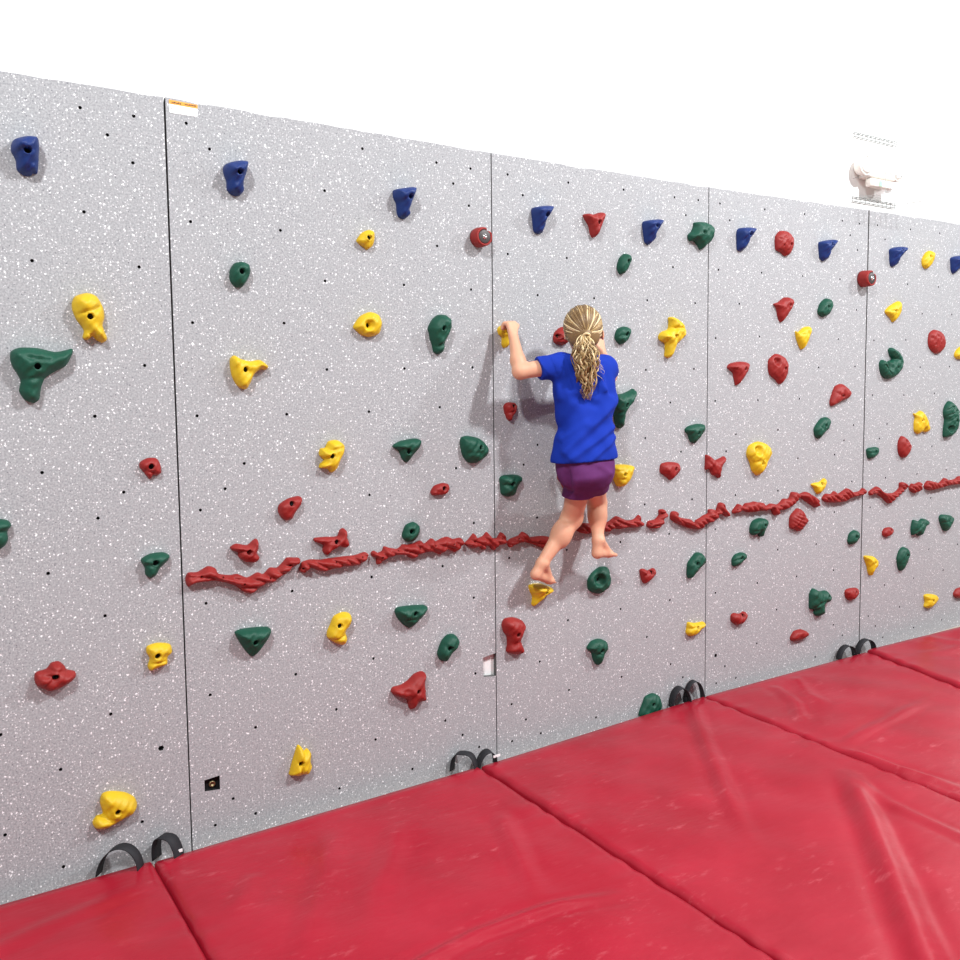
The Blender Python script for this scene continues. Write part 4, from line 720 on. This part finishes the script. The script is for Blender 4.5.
hand(J['rwr'], J['rkn'], (1, 0, -.1), (0, .9, .4), (0, .5, -.8), (.036, .042, .042, .036), -1)
# legs
def leg(h, k_, a, heel, ball, toe, sd, q=1.):
    limb(h, k_, .056*q, .042*q, .03); c = k_*.66+a*.34; limb(k_, c, .041*q, .039*q, .03); limb(c, a, .037*q, .0235, .03)
    Fb.ell(c+A([-.008, -.012, 0]), (.036*q, .036*q, .058), None, .02)
    f = toe-heel; f = f/np.linalg.norm(f); s = np.cross(f, UP); s = s/np.linalg.norm(s); u = np.cross(s, f)
    Fb.cone(a, heel+f*.006, .0235, .0215, .012); Fb.cone(a+f*.012, ball+u*.006, .023, .0165, .015); Fb.cone(heel+f*.01, ball, .0205, .0155, .015)
    Fb.cone(ball-s*.014, ball+s*.014, .0135, .013, .01)
    for t, L, r_ in ((-2, .030, .0098), (-1, .029, .0072), (0, .027, .0068), (1, .023, .0065), (2, .019, .0062)):
        t2 = t*sd; p = ball+s*t2*.0095; Fb.cone(p, p+f*L+s*t2*.0015-u*.003, r_, r_*.86, .0035)
    for e in (-1, 1): Fb.ell(a+s*e*.021+UP*.0, (.009, .009, .011), None, .008)
leg(J['lhip'], J['lknee'], J['lank'], J['lheel'], J['lball'], J['ltoe'], 1)
leg(J['rhip'], J['rknee'], J['rank'], J['rheel'], J['rball'], J['rtoe'], -1, .92)
PO = A([1.45, -.07, .735])
person = empty('person', tuple(PO), 'barefoot child with a blond ponytail, blue T-shirt and purple shorts climbing the wall', 'person')
V, F_ = Fb.mesh(); V = smooth_mesh(V, F_, 2, .4)
body = link('body', V-PO, F_, M['skin'], person)
# T-shirt
Fs = Field((1.24, -.38, 1.15), (1.80, -.02, 1.74), .0045)
RH = ((1.262, 1.500, -.244, .056, .088, .90), (1.295, 1.501, -.243, .052, .086, .90), (1.34, 1.503, -.240, .044, .081, .90), (1.40, 1.505, -.236, .038, .077, .9), (1.47, 1.510, -.232, .046, .078, .9), (1.555, 1.513, -.226, .055, .080, .88), (1.605, 1.516, -.222, .058, .072, .85))
for i in range(len(RH)-1):
    for t in np.linspace(0, 1, 5)[:-1] if i < len(RH)-2 else np.linspace(0, 1, 5):
        z, cx, cy, hx, r, q = (A(RH[i])*(1-t)+A(RH[i+1])*t)
        Fs.cone((cx-hx, cy+.006, z), (cx+hx, cy-.004, z), r, r, .012, ((0, 1, 0), q))
Fs.cone(J['lsh']+A([.02, 0, -.006]), J['rsh']+A([-.02, 0, -.006]), .050, .050, .03)
d = J['lelb']-J['lsh']; e1 = J['lsh']+d*.56; Fs.cone(J['lsh']+A([0, 0, -.004]), e1, .050, .047, .03)
d2 = J['relb']-J['rsh']; e2 = J['rsh']+d2*.50; Fs.cone(J['rsh']+A([0, 0, -.004]), e2, .050, .046, .03)
Fs.cone((1.516, -.218, 1.61), (1.518, -.216, 1.688), .062, .044, .02)
def cut(Fx, p, n, c=None, rad=.12):
    """cut the cloth off beyond a plane, only within rad of c"""
    p = A(p, float); n = A(n, float); n = n/np.linalg.norm(n); c = p if c is None else A(c, float)
    sl, g = Fx._box(c-rad, c+rad, 0); dd = ((g-p)@n); near = np.sqrt(((g-c)**2).sum(-1)) < rad
    Fx.f[sl] = np.where(near, np.maximum(Fx.f[sl], dd), Fx.f[sl])
cut(Fs, e1-d*.02, d, rad=.085); cut(Fs, e2-d2*.02, d2, rad=.085)
cut(Fs, (1.516, -.25, 1.690), (0, -.35, 1), rad=.09)
cut(Fs, (1.50, -.24, 1.272), (.04, 0, -1), (1.50, -.24, 1.21), rad=.18)
V, F_ = Fs.mesh()
Vn = V.copy()
def folds(V, lines, cen):
    out = V-cen; out[:, 2] = 0; nn = out/(np.linalg.norm(out, axis=1)[:, None]+1e-6); amt = np.zeros(len(V))
    vx = V[:, 0]*.81-V[:, 1]*.59                          # coordinate along the back
    for (a1, z1, a2, z2, w, amp) in lines:
        amt += amp*np.exp(-(seg_d(np.stack([vx, V[:, 2]], 1), a1, z1, a2, z2)/w)**2)
    return V+nn*amt[:, None]
def bx(px): return (px-583)/250+1.352                     # metres along the back per photo column
def bz(py): return 1.79-(py-333)/251
L_ = [(623, 395, 566, 452, 9, .0075), (612, 430, 572, 459, 7, .005), (600, 385, 560, 430, 9, -.005), (556, 375, 560, 400, 6, .004), (562, 362, 570, 390, 5, -.004), (596, 368, 604, 392, 5, .006), (606, 366, 612, 396, 4, -.005), (540, 360, 552, 378, 3, .003), (547, 358, 557, 376, 3, -.003), (615, 440, 590, 462, 6, .004), (562, 440, 585, 425, 7, .004), (575, 400, 598, 408, 8, -.004)]
V = folds(V, [(bx(a), bz(b1), bx(c), bz(d1), w/250, am) for a, b1, c, d1, w, am in [(q[0], q[1], q[2], q[3], q[4]*.55, q[5]*2.5) for q in L_]], A([1.508, -.235, 0]))
rs = np.random.RandomState(2)
V += .0012*np.stack([np.sin(V[:, 2]*70+V[:, 0]*30), np.sin(V[:, 2]*55+V[:, 0]*60+1), 0*V[:, 0]], 1)
V = smooth_mesh(V, F_, 2, .5)
shirt = link('t_shirt', V-PO, F_, M['shirt'], person); shirt['label'] = 'royal blue short-sleeved T-shirt'
def ring_trim(name, cen, nrm, ref, ra, rb, mt, par, r=.0028):
    cen, nrm, ref = (A(v, float) for v in (cen, nrm, ref)); nrm = nrm/np.linalg.norm(nrm); ref = ref-nrm*(ref@nrm); ref = ref/np.linalg.norm(ref); w = np.cross(nrm, ref)
    m = MB(); m.tube([tuple(cen-PO+ref*ra*math.cos(a)+w*rb*math.sin(a)) for a in np.linspace(0, 2*math.pi, 41)], r, 8, cap=False, flat=1); return m.build(name, mt, par)
ring_trim('collar', (1.517, -.229, 1.685), (0, -.35, 1), (1, 0, 0), .044, .045, M['shirt'], shirt, .005)
# shorts
Fp = Field((1.30, -.37, 1.0), (1.80, -.02, 1.34), .0042)
for z, cx, cy, hx, r, q in ((1.30, 1.502, -.240, .044, .078, .9), (1.262, 1.503, -.243, .047, .081, .92), (1.225, 1.508, -.244, .045, .079, .95)):
    Fp.cone((cx-hx, cy+.004, z), (cx+hx, cy-.004, z), r, r, .02, ((0, 1, 0), q))
dl = J['lknee']-J['lhip']; dr = J['rknee']-J['rhip']
Fp.cone(J['lhip']+A([.004, -.010, 0]), J['lhip']+dl*.66, .072, .062, .025); Fp.cone(J['rhip']+A([-.008, 0, 0]), J['rhip']+dr*.50, .068, .056, .02)
cut(Fp, J['lhip']+dl*.5+A([0, 0, -.002]), (.10, .12, -1), J['lhip']+dl*.66, rad=.125); cut(Fp, J['rhip']+dr*.40, dr*A([.6, .6, 1]), J['rhip']+dr*.6, rad=.09)
V, F_ = Fp.mesh()
V = folds(V, [(bx(a), bz(b1), bx(c), bz(d1), w/250, am) for a, b1, c, d1, w, am in [(566, 476, 570, 492, 4, -.008), (600, 468, 610, 476, 3, .005), (575, 482, 606, 478, 4, .004), (580, 492, 604, 488, 4, -.003), (608, 476, 598, 496, 4, .004), (580, 466, 600, 470, 4, -.003), (567, 470, 569, 494, 2.5, -.010)]], A([1.503, -.24, 0]))
V = smooth_mesh(V, F_, 2, .5)
shorts = link('shorts', V-PO, F_, M['shorts'], person); shorts['label'] = 'purple shorts'
# eyes and lips
for s in (-1, 1):
    e = hp(.064, s*.030, .000)-PO; m = MB(); m.lathe([(.001, -.010), (.007, -.0075), (.010, 0), (.007, .0075), (.001, .010)], 14, origin=(0, 0, 0), closed=True)
    R3 = Matrix((tuple(HS), tuple(HD), tuple(UP))).transposed().to_4x4()
    eo = m.build('eye', M['eye'], person); eo.matrix_local = Matrix.Translation(Vector(e)) @ R3
    m = MB(); m.lathe([(.0052, -.0092), (.0045, -.0106), (.002, -.0112)], 12); m.build('iris', M['iris'], eo)
# hair: cap, strands pulled to the tie, ponytail
TIE = hp(-.098, .004, -.012)
Fh = Field(tuple(J['head']-.13), tuple(J['head']+.13), .004)
Fh.ell(hp(-.014, 0, .020), (.0765, .0835, .084), HR, .01); Fh.ell(hp(-.046, 0, -.026), (.062, .046, .050), HR, .02)
Fh.cone(hp(-.078, 0, -.012), TIE, .030, .012, .02)
cut(Fh, hp(.050, 0, 0), HD*1.0+UP*-.75, hp(.06, 0, -.06), .11)
V, F_ = Fh.mesh(); V = smooth_mesh(V, F_, 2, .4)
hair = link('hair', V-PO, F_, M['hair0'], person); hair['label'] = 'dark blond hair pulled back'
def skull(dv):
    """point on the hair surface in direction dv from the head centre"""
    dv = dv/np.linalg.norm(dv); w = HR@dv; r = A([.0765, .0835, .084]); t = 1/np.sqrt(((w/r)**2).sum()); p = hp(-.014, 0, .020)+dv*t
    return p
hr = random.Random(11); m = MB()
back = (TIE-hp(-.014, 0, .020)); back /= np.linalg.norm(back); e_a = HS; e_b = np.cross(back, e_a)
for i in range(230):
    ph = 2*math.pi*(i+hr.random())/230
    lim = 112 if math.sin(ph) < .1 else 70
    u_ = A([0, 0, 1.])@(e_a*math.cos(ph)+e_b*math.sin(ph))
    lim = 108+8*u_ if u_ > -.2 else (58 if u_ < -.6 else 78)
    lim *= hr.uniform(.93, 1.0); pts = []; wob = hr.uniform(-.05, .05); lift = hr.uniform(-.0005, .0022); sw = hr.uniform(-.12, .12)
    for t in np.linspace(0, 1, 16):
        th = math.radians(lim*(1-t)); a = ph+sw*math.sin(t*3.1)*(1-t)+wob*math.sin(t*9)
        dv = back*math.cos(th)+(e_a*math.cos(a)+e_b*math.sin(a))*math.sin(th); p = skull(dv)
        if u_ < -.2: p = p-UP*.006*(1-t)+0
        p = p+dv*lift
        k = np.clip((t-.72)/.28, 0, 1)**1.5; p = p*(1-k)+(TIE+A([hr.uniform(-1, 1), 0, hr.uniform(-1, 1)])*.004)*k
        pts.append(tuple(p-PO))
    r0 = hr.uniform(.0014, .0032)
    side = HS@(e_a*math.cos(ph)+e_b*math.sin(ph))
    x = hr.random()+.22*max(side, 0)-.05
    m.tube(pts, [r0*(.5+.8*min(1, 3*t)) for t in np.linspace(0, 1, 16)], 6, mi=(3 if x < .28 else 0 if x < .6 else 1 if x < .86 else 2))
m.build('hair_strands', [M['hair0'], M['hair1'], M['hair2'], M['hair3']], hair)
m = MB(); Bv = A([-.59, -.81, 0])                         # towards the photographer's side of the head
side = A([.81, -.59, 0])
for i in range(120):
    a = 2*math.pi*hr.random(); rr_ = hr.random()**.75; wisp = i >= 108
    ox, oy = rr_*math.cos(a), rr_*math.sin(a); L = hr.uniform(.19, .262) if not wisp else hr.uniform(.13, .21)
    f1, p1, f2, p2 = hr.uniform(2.2, 4.4), hr.random()*6.28, hr.uniform(2.2, 4.6), hr.random()*6.28; wv = hr.uniform(.004, .0105)
    dirw = -.03 if not wisp else hr.choice((-.035, .055))
    pts = []; n = 30
    for t in np.linspace(0, 1, n):
        z = -L*t; spread = np.interp(t, [0, .08, .3, .55, .8, 1], [.004, .026, .052, .048, .032, .020])
        dr_ = np.interp(t, [0, .15, .5, 1], [0, .014, .020, .006])+.5*spread
        p = TIE+UP*z+side*(spread*ox*1.0+wv*math.sin(6.28*f1*t+p1)*min(1, 4*t)+(.016*t-.012))+Bv*(dr_*(1-.0)-.010+spread*.5*oy+wv*math.sin(6.28*f2*t+p2)*min(1, 4*t))
        if wisp: p = p+side*dirw*t*t
        pts.append(tuple(p-PO))
    r0 = hr.uniform(.0018, .0046) if not wisp else .0013
    x = hr.random(); m.tube(pts, [r0*float(np.interp(t, [0, .1, .7, 1], [.7, 1, .9, .2])) for t in np.linspace(0, 1, n)], 6, mi=(2 if wisp else 3 if x < .2 else 0 if x < .45 else 1 if x < .78 else 2))
pt = m.build('ponytail', [M['hair0'], M['hair1'], M['hair2'], M['hair3']], hair); pt['label'] = 'wavy blond ponytail hanging down the back'
m = MB(); ring = [TIE-PO+side*.0125*math.cos(a)+(UP*.8+Bv*.6)*.010*math.sin(a)-UP*.008+Bv*.010 for a in np.linspace(0, 6.2832, 25)]
m.tube([tuple(p) for p in ring], .0042, 8, cap=False); m.build('hair_highlight', M['hair2'], pt)['label'] = 'pale highlight on the hair at the top of the ponytail, shaped as a ring'  # added ring stands in for a pale highlight on the gathered hair

# ------------------------------------------------------------------ light
w = bpy.data.worlds.new('hall'); SC.world = w; w.use_nodes = True; bg = w.node_tree.nodes['Background']
bg.inputs['Color'].default_value = (.95, .97, 1, 1); bg.inputs['Strength'].default_value = .25
def area(x, y, z, sx, sy, p, tgt=(2, 0, 1.2), c=(.98, .99, 1)):
    l = bpy.data.lights.new('ceiling_light', 'AREA'); l.shape = 'RECTANGLE'; l.size = sx; l.size_y = sy; l.energy = p; l.color = c
    o = bpy.data.objects.new('ceiling_light', l); COL.objects.link(o); o.location = (x, y, z)
    o.rotation_euler = (Vector(tgt)-Vector((x, y, z))).to_track_quat('-Z', 'Y').to_euler(); return o
for lx, lp in ((-2.3, 300), (3.3, 330), (8.4, 320)): area(lx, -3.9, 5.4, .35, .35, lp, (lx*.5+.9, 0, .3))
SC.view_settings.view_transform = 'Standard'; SC.view_settings.look = 'None'; SC.view_settings.exposure = 0.02; SC.view_settings.gamma = 1
SC.view_settings.use_curve_mapping = False

# ------------------------------------------------------------------ camera
cam = bpy.data.cameras.new('camera'); co = bpy.data.objects.new('camera', cam); COL.objects.link(co); SC.camera = co
Y_, P_, R_ = .6348075, -.0827755, -.0025763
fw = Vector((math.sin(Y_)*math.cos(P_), math.cos(Y_)*math.cos(P_), math.sin(P_))); rt = Vector((math.cos(Y_), -math.sin(Y_), 0)); up = rt.cross(fw)
r2 = rt*math.cos(R_)+up*math.sin(R_); u2 = -rt*math.sin(R_)+up*math.cos(R_)
mw = Matrix((r2, u2, -fw)).transposed().to_4x4(); mw.translation = Vector((-0.78619, -3.20465, 1.63565)); co.matrix_world = mw
cam.sensor_width = 36; cam.sensor_fit = 'HORIZONTAL'; cam.lens = 932.22*36/960; cam.shift_x = -83.468/960; cam.shift_y = -33.130/960; cam.clip_start = .05
